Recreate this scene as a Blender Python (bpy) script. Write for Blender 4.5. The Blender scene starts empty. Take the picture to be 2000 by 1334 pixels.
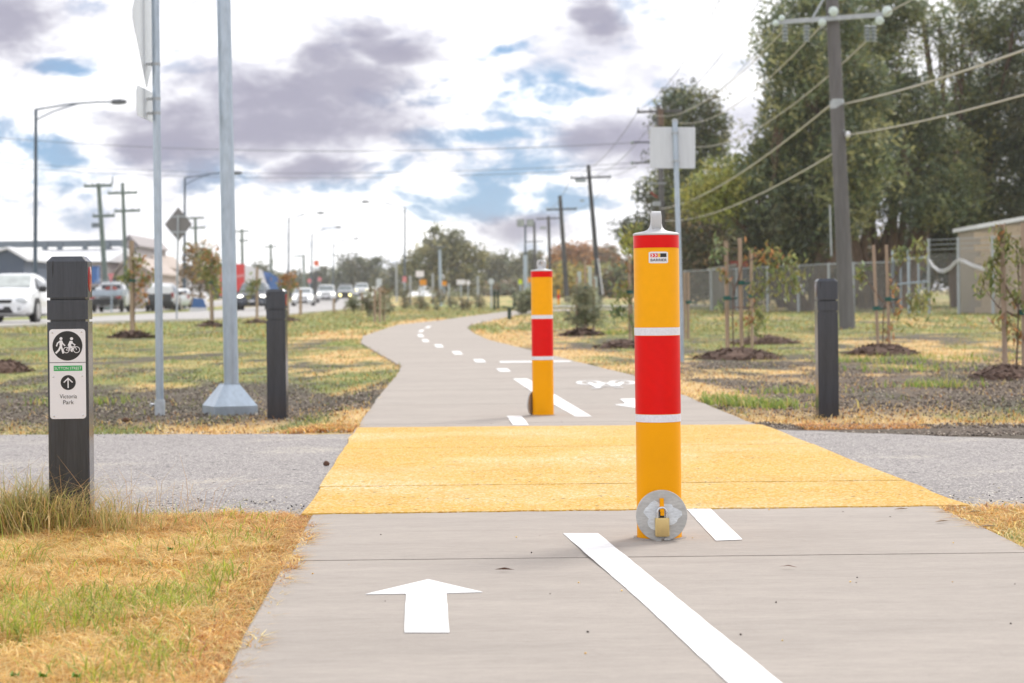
import bpy, math, random
import numpy as np
from mathutils import Vector, Matrix

random.seed(11)
rng = np.random.default_rng(11)
SC = bpy.context.scene
COL = SC.collection
R = math.radians

# ------------------------------------------------------------------ camera
FPX = 3889.0            # focal length of the photograph, in its own 2000-px pixels (70 mm)
CX, CY = 1000.0, 592.0  # where the level view axis meets the photograph
ROLL = 0.0112
CAMH = 0.80
cam = bpy.data.cameras.new('camera')
cam.sensor_width = 36.0
cam.lens = 70.0
cam.shift_y = -(667.0 - CY) / 2000.0
cam.clip_start = 0.05
cam.clip_end = 6000.0
cam.dof.use_dof = True
cam.dof.focus_distance = 6.9
cam.dof.aperture_fstop = 5.6
camo = bpy.data.objects.new('camera', cam)
COL.objects.link(camo)
cr, sr = math.cos(ROLL), math.sin(ROLL)
camo.matrix_world = Matrix(((cr, sr, 0, 0), (0, 0, -1, 0), (-sr, cr, 0, CAMH), (0, 0, 0, 1)))
SC.camera = camo

# ------------------------------------------------------------------ render settings
SC.view_settings.view_transform = 'Standard'
SC.view_settings.look = 'None'
SC.view_settings.exposure = 0.27
SC.view_settings.gamma = 1.0
SC.view_settings.use_curve_mapping = False
SC.render.engine = 'CYCLES'
SC.cycles.use_denoising = True
SC.cycles.max_bounces = 8
SC.cycles.volume_bounces = 2
SC.cycles.transparent_max_bounces = 12

# ------------------------------------------------------------------ sun and sky
SUN_AZ, SUN_EL = 38.0, 47.0      # degrees right of the view axis, above the horizon
sun = bpy.data.lights.new('sun', 'SUN')
sun.energy = 2.3
sun.angle = R(18)
sun.color = (1.0, 0.95, 0.87)
suno = bpy.data.objects.new('sun', sun)
COL.objects.link(suno)
sd = Vector((math.sin(R(SUN_AZ)) * math.cos(R(SUN_EL)), math.cos(R(SUN_AZ)) * math.cos(R(SUN_EL)), math.sin(R(SUN_EL))))
suno.rotation_euler = sd.to_track_quat('Z', 'Y').to_euler()
suno.location = sd * 60

world = bpy.data.worlds.new('World')
SC.world = world
world.use_nodes = True
wn, wl = world.node_tree.nodes, world.node_tree.links
wn.clear()


def N(kind, **kw):
    n = wn.new(kind)
    for k, v in kw.items():
        setattr(n, k, v)
    return n


def wmath(op, a, b=None, clamp=False):
    n = N('ShaderNodeMath', operation=op, use_clamp=clamp)
    for i, s in enumerate((a, b)):
        if s is None:
            continue
        if isinstance(s, (int, float)):
            n.inputs[i].default_value = s
        else:
            wl.new(s, n.inputs[i])
    return n.outputs[0]


def wrange(v, a, b, c=0.0, d=1.0):
    n = N('ShaderNodeMapRange', interpolation_type='SMOOTHSTEP')
    wl.new(v, n.inputs['Value'])
    n.inputs['From Min'].default_value = a
    n.inputs['From Max'].default_value = b
    n.inputs['To Min'].default_value = c
    n.inputs['To Max'].default_value = d
    return n.outputs['Result']


def wmix(f, a, b):
    n = N('ShaderNodeMix', data_type='RGBA')
    wl.new(f, n.inputs[0])
    for i, s in ((6, a), (7, b)):
        if isinstance(s, tuple):
            n.inputs[i].default_value = s + (1,)
        else:
            wl.new(s, n.inputs[i])
    return n.outputs[2]


def wnoise(vec, scale, detail=8, rough=0.55, dist=0.0):
    n = N('ShaderNodeTexNoise')
    wl.new(vec, n.inputs['Vector'])
    n.inputs['Scale'].default_value = scale
    n.inputs['Detail'].default_value = detail
    n.inputs['Roughness'].default_value = rough
    n.inputs['Distortion'].default_value = dist
    return n


def wvec(op, a, b):
    n = N('ShaderNodeVectorMath', operation=op)
    for i, s in enumerate((a, b)):
        if isinstance(s, tuple):
            n.inputs[i].default_value = s
        else:
            wl.new(s, n.inputs[i])
    return n


sky = N('ShaderNodeTexSky', sky_type='NISHITA', sun_disc=False)
sky.sun_elevation = R(SUN_EL)
sky.sun_rotation = R(SUN_AZ)
sky.air_density = 1.0
sky.dust_density = 0.6
sky.ozone_density = 2.0
tc = N('ShaderNodeTexCoord')
dirv = tc.outputs['Generated']
# clouds lie in layers: stretch them sideways
stretched = wvec('MULTIPLY', dirv, (1.0, 1.0, 2.1)).outputs[0]
wob = wnoise(stretched, 13, 4, 0.5)
wobv = wvec('MULTIPLY', wvec('SUBTRACT', wob.outputs['Color'], (0.5, 0.5, 0.5)).outputs[0], (0.075, 0.075, 0.042)).outputs[0]
warped = wvec('ADD', dirv, wobv).outputs[0]


def cloud_lump(u, v, su, sv):
    d = wvec('SUBTRACT', warped, (u, 0.99, v)).outputs[0]
    d = wvec('MULTIPLY', d, (1 / su, 1 / 0.5, 1 / sv)).outputs[0]
    ln = wvec('LENGTH', d, (0, 0, 0)).outputs['Value']
    return wrange(ln, 0.0, 1.6, 1.0, 0.0)


def total(lumps):
    acc = None
    for l in lumps:
        o = cloud_lump(*l)
        acc = o if acc is None else wmath('MAXIMUM', acc, o)
    return acc


dark = total([(-0.106, 0.096, 0.075, 0.028), (-0.085, 0.112, 0.050, 0.022), (-0.052, 0.128, 0.026, 0.012),
              (-0.242, 0.138, 0.036, 0.026), (-0.165, 0.084, 0.04, 0.024), (0.042, 0.142, 0.016, 0.007),
              (0.066, 0.076, 0.028, 0.016), (-0.095, 0.066, 0.03, 0.008), (0.005, 0.040, 0.03, 0.012)])
gaps = total([(-0.010, 0.100, 0.070, 0.013), (-0.005, 0.058, 0.085, 0.018), (-0.235, 0.068, 0.055, 0.024),
              (-0.213, 0.114, 0.014, 0.006), (0.048, 0.108, 0.03, 0.006), (0.000, 0.126, 0.025, 0.005),
              (-0.15, 0.068, 0.035, 0.010), (0.07, 0.100, 0.03, 0.006), (-0.02, 0.082, 0.05, 0.006)])
field = wnoise(stretched, 5.0, 9, 0.58, 0.3).outputs['Fac']
fine = wnoise(stretched, 26.0, 8, 0.62, 0.2).outputs['Fac']
gapsn = wmath('ADD', gaps, wrange(field, 0.62, 0.80, 0.0, 0.6))
gapsf = wrange(wmath('ADD', gapsn, wrange(fine, 0.25, 0.75, -0.75, 0.75)), 0.30, 1.15)
darkn = wmath('ADD', dark, wrange(field, 0.42, 0.24, 0.0, 0.4))
darkf = wrange(wmath('ADD', darkn, wrange(fine, 0.25, 0.75, -0.24, 0.24)), 0.02, 0.95)
SKY_STRENGTH = 0.1
blue = wmix(wmath('ADD', wmath('MULTIPLY', field, 0), 0.78), sky.outputs[0], (2.0, 3.7, 6.2))
soft = wnoise(stretched, 9.0, 7, 0.55, 0.4).outputs['Fac']
white = wmix(wrange(wmath('ADD', wmath('MULTIPLY', soft, 0.65), wmath('MULTIPLY', fine, 0.35)), 0.42, 0.64), (12.0, 12.0, 12.2), (6.6, 6.6, 7.5))
c1 = wmix(gapsf, white, blue)
c2 = wmix(wmath('MULTIPLY', darkf, 0.93), c1, (3.3, 3.2, 4.15))
bg = N('ShaderNodeBackground')
bg.inputs['Strength'].default_value = SKY_STRENGTH
wl.new(c2, bg.inputs['Color'])
wo = N('ShaderNodeOutputWorld')
wl.new(bg.outputs[0], wo.inputs['Surface'])

# ------------------------------------------------------------------ terrain shape and unprojection
ZD = [-50, 0, 14, 24, 40, 50, 68, 90, 128, 166, 194, 230, 260, 400, 800, 3000]
ZZ = [0, 0, 0, .05, .15, .22, .33, .42, .52, .74, 1.0, 1.3, 1.6, 2.4, 4.0, 9.0]


def sstep(a, b, x):
    t = np.clip((np.asarray(x, float) - a) / (b - a), 0, 1)
    return t * t * (3 - 2 * t)


def zpath(D):
    return np.interp(D, ZD, ZZ)


def zterr(X, D):
    X = np.asarray(X, float)
    D = np.asarray(D, float)
    z = np.interp(D, ZD, ZZ)
    z = z + 0.14 * sstep(7, 12, -X) * (1 - sstep(50, 80, D)) * sstep(18, 40, D)
    bump = sstep(10.5, 13.5, D) * (1 - sstep(19, 27, D))
    z = z - 0.06 * sstep(1.25, 1.75, -X) * bump - 0.033 * sstep(1.5, 2.1, X) * bump
    return z


def ray(px, py):
    u, v = (px - CX) / FPX, (CY - py) / FPX
    return u * cr + v * sr, -u * sr + v * cr


def P(px, py, D):
    a, b = ray(px, py)
    return Vector((a * D, D, CAMH + b * D))


def G(px, py, surf=None):
    """point of the ground seen at that place in the photograph"""
    a, b = ray(px, py)
    f = (lambda D: float(zpath(D))) if surf == 'path' else (lambda D: float(zterr(a * D, D)))
    lo, hi = 1.0, 1.0
    while CAMH + b * hi > f(hi) and hi < 600:
        lo, hi = hi, hi * 1.05
    for _ in range(40):
        m = (lo + hi) / 2
        if CAMH + b * m > f(m):
            lo = m
        else:
            hi = m
    return Vector((a * lo, lo, f(lo)))


def GX(px, D):
    """ground point at depth D under image column px (taken at the horizon)"""
    a, b = ray(px, CY + 20)
    return Vector((a * D, D, float(zterr(a * D, D))))


def S(r, g, b):
    return tuple(((c / 255) / 12.92 if c <= 10 else ((c / 255 + .055) / 1.055) ** 2.4) for c in (r, g, b))


def hashn(i, j, s=0):
    h = (i.astype(np.int64) * 374761393 + j.astype(np.int64) * 668265263 + s * 974711) & 0x7fffffff
    h = ((h ^ (h >> 13)) * 1274126177) & 0x7fffffff
    return ((h ^ (h >> 16)) & 0xffff) / 65535.0


def vnoise(x, y, s=0):
    x = np.asarray(x, float)
    y = np.asarray(y, float)
    i, j = np.floor(x), np.floor(y)
    fx, fy = x - i, y - j
    fx, fy = fx * fx * (3 - 2 * fx), fy * fy * (3 - 2 * fy)
    a, b = hashn(i, j, s), hashn(i + 1, j, s)
    c, d = hashn(i, j + 1, s), hashn(i + 1, j + 1, s)
    return (a * (1 - fx) + b * fx) * (1 - fy) + (c * (1 - fx) + d * fx) * fy


def fbm(x, y, s=0, o=4):
    t, w, n = 0, 0, 1.0
    for k in range(o):
        t = t + n * vnoise(np.asarray(x) * 2 ** k, np.asarray(y) * 2 ** k, s + k * 17)
        w += n
        n *= 0.55
    return t / w


# ------------------------------------------------------------------ materials
MATS = {}


def mat(name, color=(.5, .5, .5), rough=.6, metal=0.0, noise=None, var=0.0, bump=None, vec=(1, 1, 1), emit=None,
        trans=0.0, spec=None, coat=0.0, attr=None, attrmix=1.0, speck=None, coords='Object', alpha=None, island=0.0):
    """procedural surface: base colour with noise variation, fine relief, optional speckles"""
    if name in MATS:
        return MATS[name]
    m = bpy.data.materials.new(name)
    m.use_nodes = True
    n, l = m.node_tree.nodes, m.node_tree.links
    b = n['Principled BSDF']
    b.inputs['Roughness'].default_value = rough
    b.inputs['Metallic'].default_value = metal
    if spec is not None:
        b.inputs['Specular IOR Level'].default_value = spec
    if coat:
        b.inputs['Coat Weight'].default_value = coat
        b.inputs['Coat Roughness'].default_value = 0.08
    tcn = n.new('ShaderNodeTexCoord')
    mp = n.new('ShaderNodeMapping')
    mp.inputs['Scale'].default_value = vec
    if coords == 'World':
        g = n.new('ShaderNodeNewGeometry')
        l.new(g.outputs['Position'], mp.inputs['Vector'])
    else:
        l.new(tcn.outputs[coords], mp.inputs['Vector'])
    if attr:
        a = n.new('ShaderNodeAttribute')
        a.attribute_name = attr
        col = a.outputs['Color']
    else:
        rgb = n.new('ShaderNodeRGB')
        rgb.outputs[0].default_value = tuple(color) + (1,)
        col = rgb.outputs[0]

    def tex(scale, det, rgh=.6):
        t = n.new('ShaderNodeTexNoise')
        t.inputs['Scale'].default_value = scale
        t.inputs['Detail'].default_value = det
        t.inputs['Roughness'].default_value = rgh
        l.new(mp.outputs[0], t.inputs['Vector'])
        return t.outputs['Fac']

    def mul(c, fac, lo, hi):
        r = n.new('ShaderNodeMapRange')
        r.inputs['From Min'].default_value = .25
        r.inputs['From Max'].default_value = .75
        r.inputs['To Min'].default_value = lo
        r.inputs['To Max'].default_value = hi
        l.new(fac, r.inputs['Value'])
        x = n.new('ShaderNodeVectorMath')
        x.operation = 'SCALE'
        l.new(c, x.inputs[0])
        l.new(r.outputs[0], x.inputs['Scale'])
        return x.outputs[0]

    if noise:
        for sc_ in (noise if isinstance(noise, (list, tuple)) else [noise]):
            col = mul(col, tex(sc_, 6), 1 - var, 1 + var)
    if island:
        g2 = n.new('ShaderNodeNewGeometry')
        r = n.new('ShaderNodeMapRange')
        r.inputs['To Min'].default_value = 1 - island
        r.inputs['To Max'].default_value = 1 + island
        l.new(g2.outputs['Random Per Island'], r.inputs['Value'])
        x = n.new('ShaderNodeVectorMath')
        x.operation = 'SCALE'
        l.new(col, x.inputs[0])
        l.new(r.outputs[0], x.inputs['Scale'])
        col = x.outputs[0]
    for sp in (speck or []):
        sscale, lo, hi, scol = sp[:4]
        v = n.new('ShaderNodeTexVoronoi')
        v.inputs['Scale'].default_value = sscale
        l.new(mp.outputs[0], v.inputs['Vector'])
        w = n.new('ShaderNodeTexWhiteNoise')
        l.new(v.outputs['Position'], w.inputs['Vector'])
        r = n.new('ShaderNodeMapRange')
        r.inputs['From Min'].default_value = lo
        r.inputs['From Max'].default_value = hi
        l.new(w.outputs['Value'], r.inputs['Value'])
        fac = r.outputs[0]
        if len(sp) > 4:      # patches where the specks gather
            p = n.new('ShaderNodeMapRange')
            p.inputs['From Min'].default_value = sp[5]
            p.inputs['From Max'].default_value = sp[6]
            l.new(tex(sp[4], 4), p.inputs['Value'])
            mm = n.new('ShaderNodeMath')
            mm.operation = 'MULTIPLY'
            l.new(fac, mm.inputs[0])
            l.new(p.outputs[0], mm.inputs[1])
            fac = mm.outputs[0]
        x = n.new('ShaderNodeMix')
        x.data_type = 'RGBA'
        l.new(fac, x.inputs[0])
        l.new(col, x.inputs[6])
        x.inputs[7].default_value = tuple(scol) + (1,)
        col = x.outputs[2]
    l.new(col, b.inputs['Base Color'])
    if bump:
        bs, bd = bump[0], bump[1]
        bn = n.new('ShaderNodeBump')
        bn.inputs['Strength'].default_value = bump[2] if len(bump) > 2 else .6
        bn.inputs['Distance'].default_value = bd
        l.new(tex(bs, 6, .65), bn.inputs['Height'])
        l.new(bn.outputs[0], b.inputs['Normal'])
    if emit:
        b.inputs['Emission Color'].default_value = tuple(emit[0]) + (1,)
        b.inputs['Emission Strength'].default_value = emit[1]
    out = n['Material Output']
    if trans:
        t = n.new('ShaderNodeBsdfTranslucent')
        l.new(col, t.inputs['Color'])
        ms = n.new('ShaderNodeMixShader')
        ms.inputs[0].default_value = trans
        l.new(b.outputs[0], ms.inputs[1])
        l.new(t.outputs[0], ms.inputs[2])
        l.new(ms.outputs[0], out.inputs['Surface'])
    if alpha is not None:
        t = n.new('ShaderNodeBsdfTransparent')
        ms = n.new('ShaderNodeMixShader')
        ms.inputs[0].default_value = alpha
        l.new(t.outputs[0], ms.inputs[1])
        l.new(b.outputs[0], ms.inputs[2])
        l.new(ms.outputs[0], out.inputs['Surface'])
    MATS[name] = m
    return m


M = {}
M['concrete'] = mat('brushed concrete', (.365, .325, .292), .88, noise=(.5, 2.6, 13.0, 60.0), var=.085, bump=(70, .005, .7), vec=(1, 3.6, 1), coords='World')
M['bedding'] = mat('bedding sand', (.16, .13, .11), .95, noise=8, var=.3, coords='World')
M['asphalt'] = mat('weathered asphalt', (.295, .272, .268), .85, noise=(.9, 5), var=.12, bump=(200, .006, .9), coords='World',
                   speck=[(110, .55, .9, (.20, .185, .185)), (150, .84, .92, (.62, .58, .53)), (60, .985, .99, (.04, .04, .045)),
                          (95, .55, .8, (.62, .56, .46), 1.1, .56, .70)])
M['antislip'] = mat('yellow anti slip grit', (.60, .355, .055), .85, noise=(1.1, 6), var=.10, bump=(160, .006, .9), vec=(1, 1.1, 1), coords='World',
                    speck=[(105, .5, .75, (.74, .56, .28)), (105, .80, .9, (.50, .24, .02)), (105, .35, .7, (.72, .58, .36), .7, .48, .66), (70, .9965, .998, (.06, .05, .05))])
M['linepaint'] = mat('white line paint', (.80, .80, .80), .6, noise=(3, 26), var=.07, bump=(120, .002, .4), coords='World')
M['road'] = mat('pale road asphalt', (.40, .385, .375), .85, noise=(.3, 2), var=.08, coords='World')
M['kerb'] = mat('kerb concrete', (.45, .43, .40), .9, noise=3, var=.1)
M['ground'] = mat('verge soil and turf', rough=.95, attr='Col', noise=(3.0, 17.0), var=.20, bump=(26, .05, .7), coords='World', vec=(1, .6, 1))
M['blade'] = mat('grass blades', rough=.55, attr='Col', trans=.45, island=.22)
M['leaf'] = mat('leaves', rough=.5, attr='Col', trans=.30, island=.25)
M['stone'] = mat('loose gravel', rough=.9, attr='Col', island=.35)
M['mulch'] = mat('bark mulch', (.115, .07, .052), .95, noise=30, var=.4, island=.45)
M['bark'] = mat('gum bark', (.16, .105, .082), .9, noise=(3, 14), var=.35, vec=(1, 1, .25), bump=(18, .03))
M['greybark'] = mat('grey bark', (.20, .17, .15), .9, noise=(3, 14), var=.3, vec=(1, 1, .25), bump=(18, .03))
M['yellow'] = mat('yellow reflective sheeting', (.90, .40, .0), .35, noise=(4, 30), var=.035, spec=.2)
M['yellowpaint'] = mat('yellow powder coat', (.84, .35, .0), .5, noise=5, var=.05, spec=.12)
M['red'] = mat('red reflective tape', (.70, .0, .0), .3, noise=(9, 40), var=.05, spec=.22)
M['whitetape'] = mat('white reflective tape', (.72, .72, .78), .4, noise=120, var=.12)
M['cast'] = mat('grey cast cap', (.50, .51, .53), .5, noise=14, var=.14, metal=.1)
M['galv'] = mat('galvanised steel', (.40, .47, .55), .36, metal=.6, noise=(6, 30), var=.14, vec=(1, 1, .3))
M['galvdull'] = mat('dull galvanised steel', (.40, .43, .46), .55, metal=.3, noise=(6, 30), var=.15)
M['plate'] = mat('scuffed steel lock plate', (.46, .46, .45), .45, metal=.45, noise=(9, 50), var=.16, vec=(1, 1, 3))
M['scuff'] = mat('bright scraped metal', (.62, .66, .70), .4, metal=.4, noise=(12, 70), var=.22, vec=(1, 1, 4))
M['brass'] = mat('brass padlock', (.60, .45, .20), .36, metal=.65, noise=20, var=.12)
M['steel'] = mat('bright steel', (.60, .62, .65), .25, metal=.9)
M['plastic'] = mat('charcoal recycled plastic', (.034, .039, .052), .15, spec=.5, noise=(4, 30), var=.22, vec=(6, 6, .35), bump=(40, .0004, .25),
                   speck=[(46, .992, .996, (.006, .006, .007))])
M['signwhite'] = mat('white sign face', (.74, .745, .80), .35, noise=5, var=.03)
M['signblack'] = mat('black sign print', (.014, .015, .018), .45, noise=20, var=.2)
M['signgreen'] = mat('green sign print', (.0, .36, .075), .4, noise=12, var=.06)
M['signgrey'] = mat('dark grey lettering', (.05, .052, .058), .5, noise=12, var=.1)
M['signred'] = mat('red print', (.70, .02, .02), .4, noise=12, var=.08)
M['signyel'] = mat('yellow print', (.85, .5, .01), .4, noise=12, var=.08)
M['reflector'] = mat('red reflector', (.42, .02, .025), .15, noise=60, var=.25, coat=.5)
M['reflectordark'] = mat('dim reflector', (.10, .05, .06), .2, noise=60, var=.25, coat=.5)
M['signback'] = mat('aluminium sign back', (.60, .64, .68), .45, metal=.25, noise=(3, 12), var=.05, vec=(8, 8, .5))
M['signbackdark'] = mat('grey sign back', (.19, .18, .18), .6, noise=3, var=.08)
M['stakewood'] = mat('raw timber stake', (.36, .27, .20), .85, noise=(6, 30), var=.22, vec=(1, 1, .12))
M['tie'] = mat('green hessian tie', (.02, .10, .085), .8, noise=30, var=.25)
M['polewood'] = mat('weathered pole timber', (.135, .13, .135), .85, noise=(4, 20), var=.22, vec=(1, 1, .08), bump=(20, .006))
M['poledark'] = mat('dark pole timber', (.06, .062, .07), .85, noise=(4, 20), var=.2, vec=(1, 1, .1))
M['polegreen'] = mat('greenish treated pole', (.14, .18, .165), .85, noise=(4, 20), var=.2, vec=(1, 1, .1))
M['lamppole'] = mat('dark lamp column', (.07, .10, .14), .5, metal=.3, noise=5, var=.1)
M['lamphead'] = mat('lamp head', (.10, .11, .13), .5, noise=5, var=.1)
M['glassins'] = mat('pale glass insulator', (.74, .82, .80), .15, noise=8, var=.08, trans=.35)
M['porcelain'] = mat('grey insulator', (.30, .34, .37), .3, noise=8, var=.1)
M['wire'] = mat('aluminium cable', (.50, .47, .41), .5, metal=.1, noise=3, var=.1)
M['wiredark'] = mat('dark cable', (.22, .23, .26), .6, noise=3, var=.1)
M['carwhite'] = mat('white car paint', (.76, .78, .80), .25, noise=2, var=.02, coat=.6)
M['carsilver'] = mat('silver car paint', (.42, .44, .47), .3, metal=.4, noise=2, var=.03, coat=.5)
M['carnavy'] = mat('dark blue car paint', (.035, .045, .07), .25, noise=2, var=.05, coat=.6)
M['carblack'] = mat('black plastic trim', (.015, .015, .017), .5, noise=5, var=.1)
M['cardark'] = mat('dark grey tailgate', (.035, .038, .045), .35, noise=3, var=.1, coat=.3)
M['glass'] = mat('tinted car glass', (.16, .19, .20), .08, noise=2, var=.25, coat=.5)
M['glasslight'] = mat('pale windscreen', (.42, .46, .45), .08, noise=3, var=.3, coat=.5)
M['tyre'] = mat('tyre rubber', (.018, .018, .02), .85, noise=9, var=.2)
M['rim'] = mat('alloy rim', (.5, .5, .5), .35, metal=.7, noise=9, var=.1)
M['lampon'] = mat('lit headlight', (.9, .9, .88), .2, emit=((1.0, .97, .86), 3.0))
M['lampyellow'] = mat('lit yellow lamp', (.9, .85, .5), .2, emit=((1.0, .86, .36), 2.4))
M['lampoff'] = mat('unlit headlight', (.55, .58, .6), .12, noise=8, var=.2, coat=.5)
M['tail'] = mat('tail light', (.35, .015, .015), .2, noise=8, var=.1, coat=.4)
M['shedroof'] = mat('pale metal roof', (.66, .67, .70), .5, noise=(.4, 3), var=.06)
M['shedwall'] = mat('mauve grey cladding', (.33, .30, .31), .7, noise=(.4, 3), var=.07)
M['shedbeige'] = mat('beige cladding', (.44, .37, .33), .75, noise=(.4, 3), var=.08)
M['shedblue'] = mat('slate blue cladding', (.085, .11, .16), .6, noise=(.6, 3), var=.08)
M['beam'] = mat('blue grey beam', (.15, .18, .21), .6, noise=2, var=.1)
M['bluepaint'] = mat('blue paint', (.04, .13, .36), .5, noise=3, var=.1)
M['winglass'] = mat('dim window', (.06, .07, .085), .15, noise=2, var=.2)
M['block'] = mat('concrete block', (.48, .385, .29), .9, noise=(2, 12), var=.13, bump=(20, .01))
M['mortar'] = mat('mortar', (.36, .31, .26), .95, noise=9, var=.12)
M['capwhite'] = mat('white metal capping', (.70, .71, .73), .45, noise=3, var=.04)
M['rust'] = mat('red oxide paint', (.28, .045, .03), .7, noise=(3, 11), var=.25)
M['greyshed'] = mat('grey fibre cement', (.33, .32, .30), .8, noise=(2, 9), var=.12)
M['mesh'] = mat('chain link wire', (.30, .31, .31), .6, noise=3, var=.12, alpha=.20)
M['meshwind'] = mat('shade cloth on fence', (.15, .145, .14), .8, noise=(.5, 3), var=.3, alpha=.58)
M['hose'] = mat('pale hose', (.62, .62, .64), .5, noise=5, var=.06)
M['truckred'] = mat('red truck paint', (.62, .03, .035), .4, noise=2, var=.08)
M['truckwhite'] = mat('white tarpaulin', (.68, .69, .74), .6, noise=2, var=.08)
M['orange'] = mat('orange sign', (.78, .30, .015), .5, noise=4, var=.06)
M['orangered'] = mat('orange red sign', (.70, .12, .03), .5, noise=4, var=.06)
M['lime'] = mat('fluorescent yellow sign', (.68, .80, .02), .5, noise=4, var=.05)
M['pinkred'] = mat('faded red sign', (.62, .22, .24), .5, noise=4, var=.08)
M['greenpost'] = mat('dark green post', (.015, .045, .035), .55, noise=7, var=.2)
M['brownleaf'] = mat('dry seed pod', (.10, .045, .025), .8, noise=20, var=.3)
M['sleeve'] = mat('clear plant sleeve', (.58, .66, .66), .4, noise=5, var=.1, alpha=.55)


# ------------------------------------------------------------------ mesh helpers
class MB:
    def __init__(s):
        s.v, s.f = [], []

    def add(s, vs, fs):
        o = len(s.v)
        s.v += [tuple(v) for v in vs]
        s.f += [tuple(i + o for i in f) for f in fs]
        return s

    def box(s, c, d, rz=0.0, M4=None):
        x, y, z = d[0] / 2, d[1] / 2, d[2] / 2
        vs = [(-x, -y, -z), (x, -y, -z), (x, y, -z), (-x, y, -z), (-x, -y, z), (x, -y, z), (x, y, z), (-x, y, z)]
        ca, sa = math.cos(rz), math.sin(rz)
        vs = [Vector((a * ca - b * sa, a * sa + b * ca, h)) for a, b, h in vs]
        if M4 is not None:
            vs = [M4 @ v for v in vs]
        vs = [v + Vector(c) for v in vs]
        return s.add(vs, [(0, 3, 2, 1), (4, 5, 6, 7), (0, 1, 5, 4), (1, 2, 6, 5), (2, 3, 7, 6), (3, 0, 4, 7)])

    def rings(s, rings, cap=True):
        n = len(rings[0])
        vs = [p for r in rings for p in r]
        fs = []
        for k in range(len(rings) - 1):
            for i in range(n):
                j = (i + 1) % n
                fs.append((k * n + i, k * n + j, (k + 1) * n + j, (k + 1) * n + i))
        if cap:
            fs.append(tuple(range(n - 1, -1, -1)))
            fs.append(tuple((len(rings) - 1) * n + i for i in range(n)))
        return s.add(vs, fs)

    def tube(s, pts, rad, n=8, cap=True):
        pts = [Vector(p) for p in pts]
        if not isinstance(rad, (list, tuple)):
            rad = [rad] * len(pts)
        rs = []
        up = Vector((0, 0, 1))
        for i, p in enumerate(pts):
            t = (pts[min(i + 1, len(pts) - 1)] - pts[max(i - 1, 0)]).normalized()
            a = t.cross(up)
            if a.length < .05:
                a = t.cross(Vector((0, 1, 0)))
            a.normalize()
            b = a.cross(t)
            rs.append([p + (a * math.cos(q) - b * math.sin(q)) * rad[i] for q in [2 * math.pi * k / n for k in range(n)]])
        return s.rings(rs, cap)

    def lathe(s, prof, n=32, c=(0, 0, 0), axis='z', cap=True):
        rs = []
        for r, h in prof:
            ring = []
            for k in range(n):
                q = 2 * math.pi * k / n
                a, b = r * math.cos(q), r * math.sin(q)
                p = {'z': (a, b, h), 'y': (a, -h, b), 'x': (h, a, b)}[axis]
                ring.append(Vector(p) + Vector(c))
            rs.append(ring)
        return s.rings(rs, cap)

    def plate(s, poly, y0, y1):
        """polygon given in x,z, thickened from y0 to y1"""
        n = len(poly)
        vs = [(a, y0, b) for a, b in poly] + [(a, y1, b) for a, b in poly]
        fs = [tuple(range(n)), tuple(range(2 * n - 1, n - 1, -1))]
        fs += [(i, i + n, (i + 1) % n + n, (i + 1) % n) for i in range(n)]
        return s.add(vs, fs)

    def slab(s, poly, zs, th):
        """ground polygon (x, y) with height function or value, thickened downwards"""
        n = len(poly)
        z = [zs(a, b) if callable(zs) else zs for a, b in poly]
        vs = [(a, b, z[i]) for i, (a, b) in enumerate(poly)] + [(a, b, z[i] - th) for i, (a, b) in enumerate(poly)]
        ar = sum(poly[i][0] * poly[(i + 1) % n][1] - poly[(i + 1) % n][0] * poly[i][1] for i in range(n))
        top = tuple(range(n)) if ar > 0 else tuple(range(n - 1, -1, -1))
        fs = [top, tuple(i + n for i in reversed(top))]
        fs += [((i, i + n, (i + 1) % n + n, (i + 1) % n) if ar > 0 else (i, (i + 1) % n, (i + 1) % n + n, i + n)) for i in range(n)]
        return s.add(vs, fs)

    def xform(s, M4):
        s.v = [tuple(M4 @ Vector(v)) for v in s.v]
        return s

    def build(s, name, m, parent=None, smooth=False, loc=None, world=False):
        me = bpy.data.meshes.new(name)
        vs = s.v
        if world and parent is not None:
            o0 = parent.matrix_basis.translation
            q = parent
            while q.parent is not None:
                q = q.parent
                o0 = o0 + q.matrix_basis.translation
            vs = [tuple(Vector(v) - o0) for v in vs]
        me.from_pydata(vs, [], s.f)
        me.materials.append(m)
        if smooth:
            me.polygons.foreach_set('use_smooth', [True] * len(me.polygons))
            try:
                me.set_sharp_from_angle(angle=R(38))
            except Exception:
                pass
        o = bpy.data.objects.new(name, me)
        COL.objects.link(o)
        if parent is not None:
            o.parent = parent
        if loc is not None:
            o.location = loc
        return o


def arrays_object(name, V, quads, m, parent=None, cols=None, tri=False):
    """mesh from numpy arrays: V (n,3), faces (k,4) or (k,3), per-vertex colours"""
    if parent is not None:
        V = V - np.array(parent.matrix_basis.translation)
    me = bpy.data.meshes.new(name)
    k = 3 if tri else 4
    nf = len(quads)
    me.vertices.add(len(V))
    me.vertices.foreach_set('co', np.ascontiguousarray(V, np.float32).ravel())
    me.loops.add(nf * k)
    me.loops.foreach_set('vertex_index', np.ascontiguousarray(quads, np.int32).ravel())
    me.polygons.add(nf)
    me.polygons.foreach_set('loop_start', np.arange(0, nf * k, k, dtype=np.int32))
    me.update(calc_edges=True)
    if cols is not None:
        a = me.color_attributes.new('Col', 'FLOAT_COLOR', 'POINT')
        c4 = np.ones((len(V), 4), np.float32)
        c4[:, :3] = cols
        a.data.foreach_set('color', c4.ravel())
    me.materials.append(m)
    o = bpy.data.objects.new(name, me)
    COL.objects.link(o)
    if parent is not None:
        o.parent = parent
    return o


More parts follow.
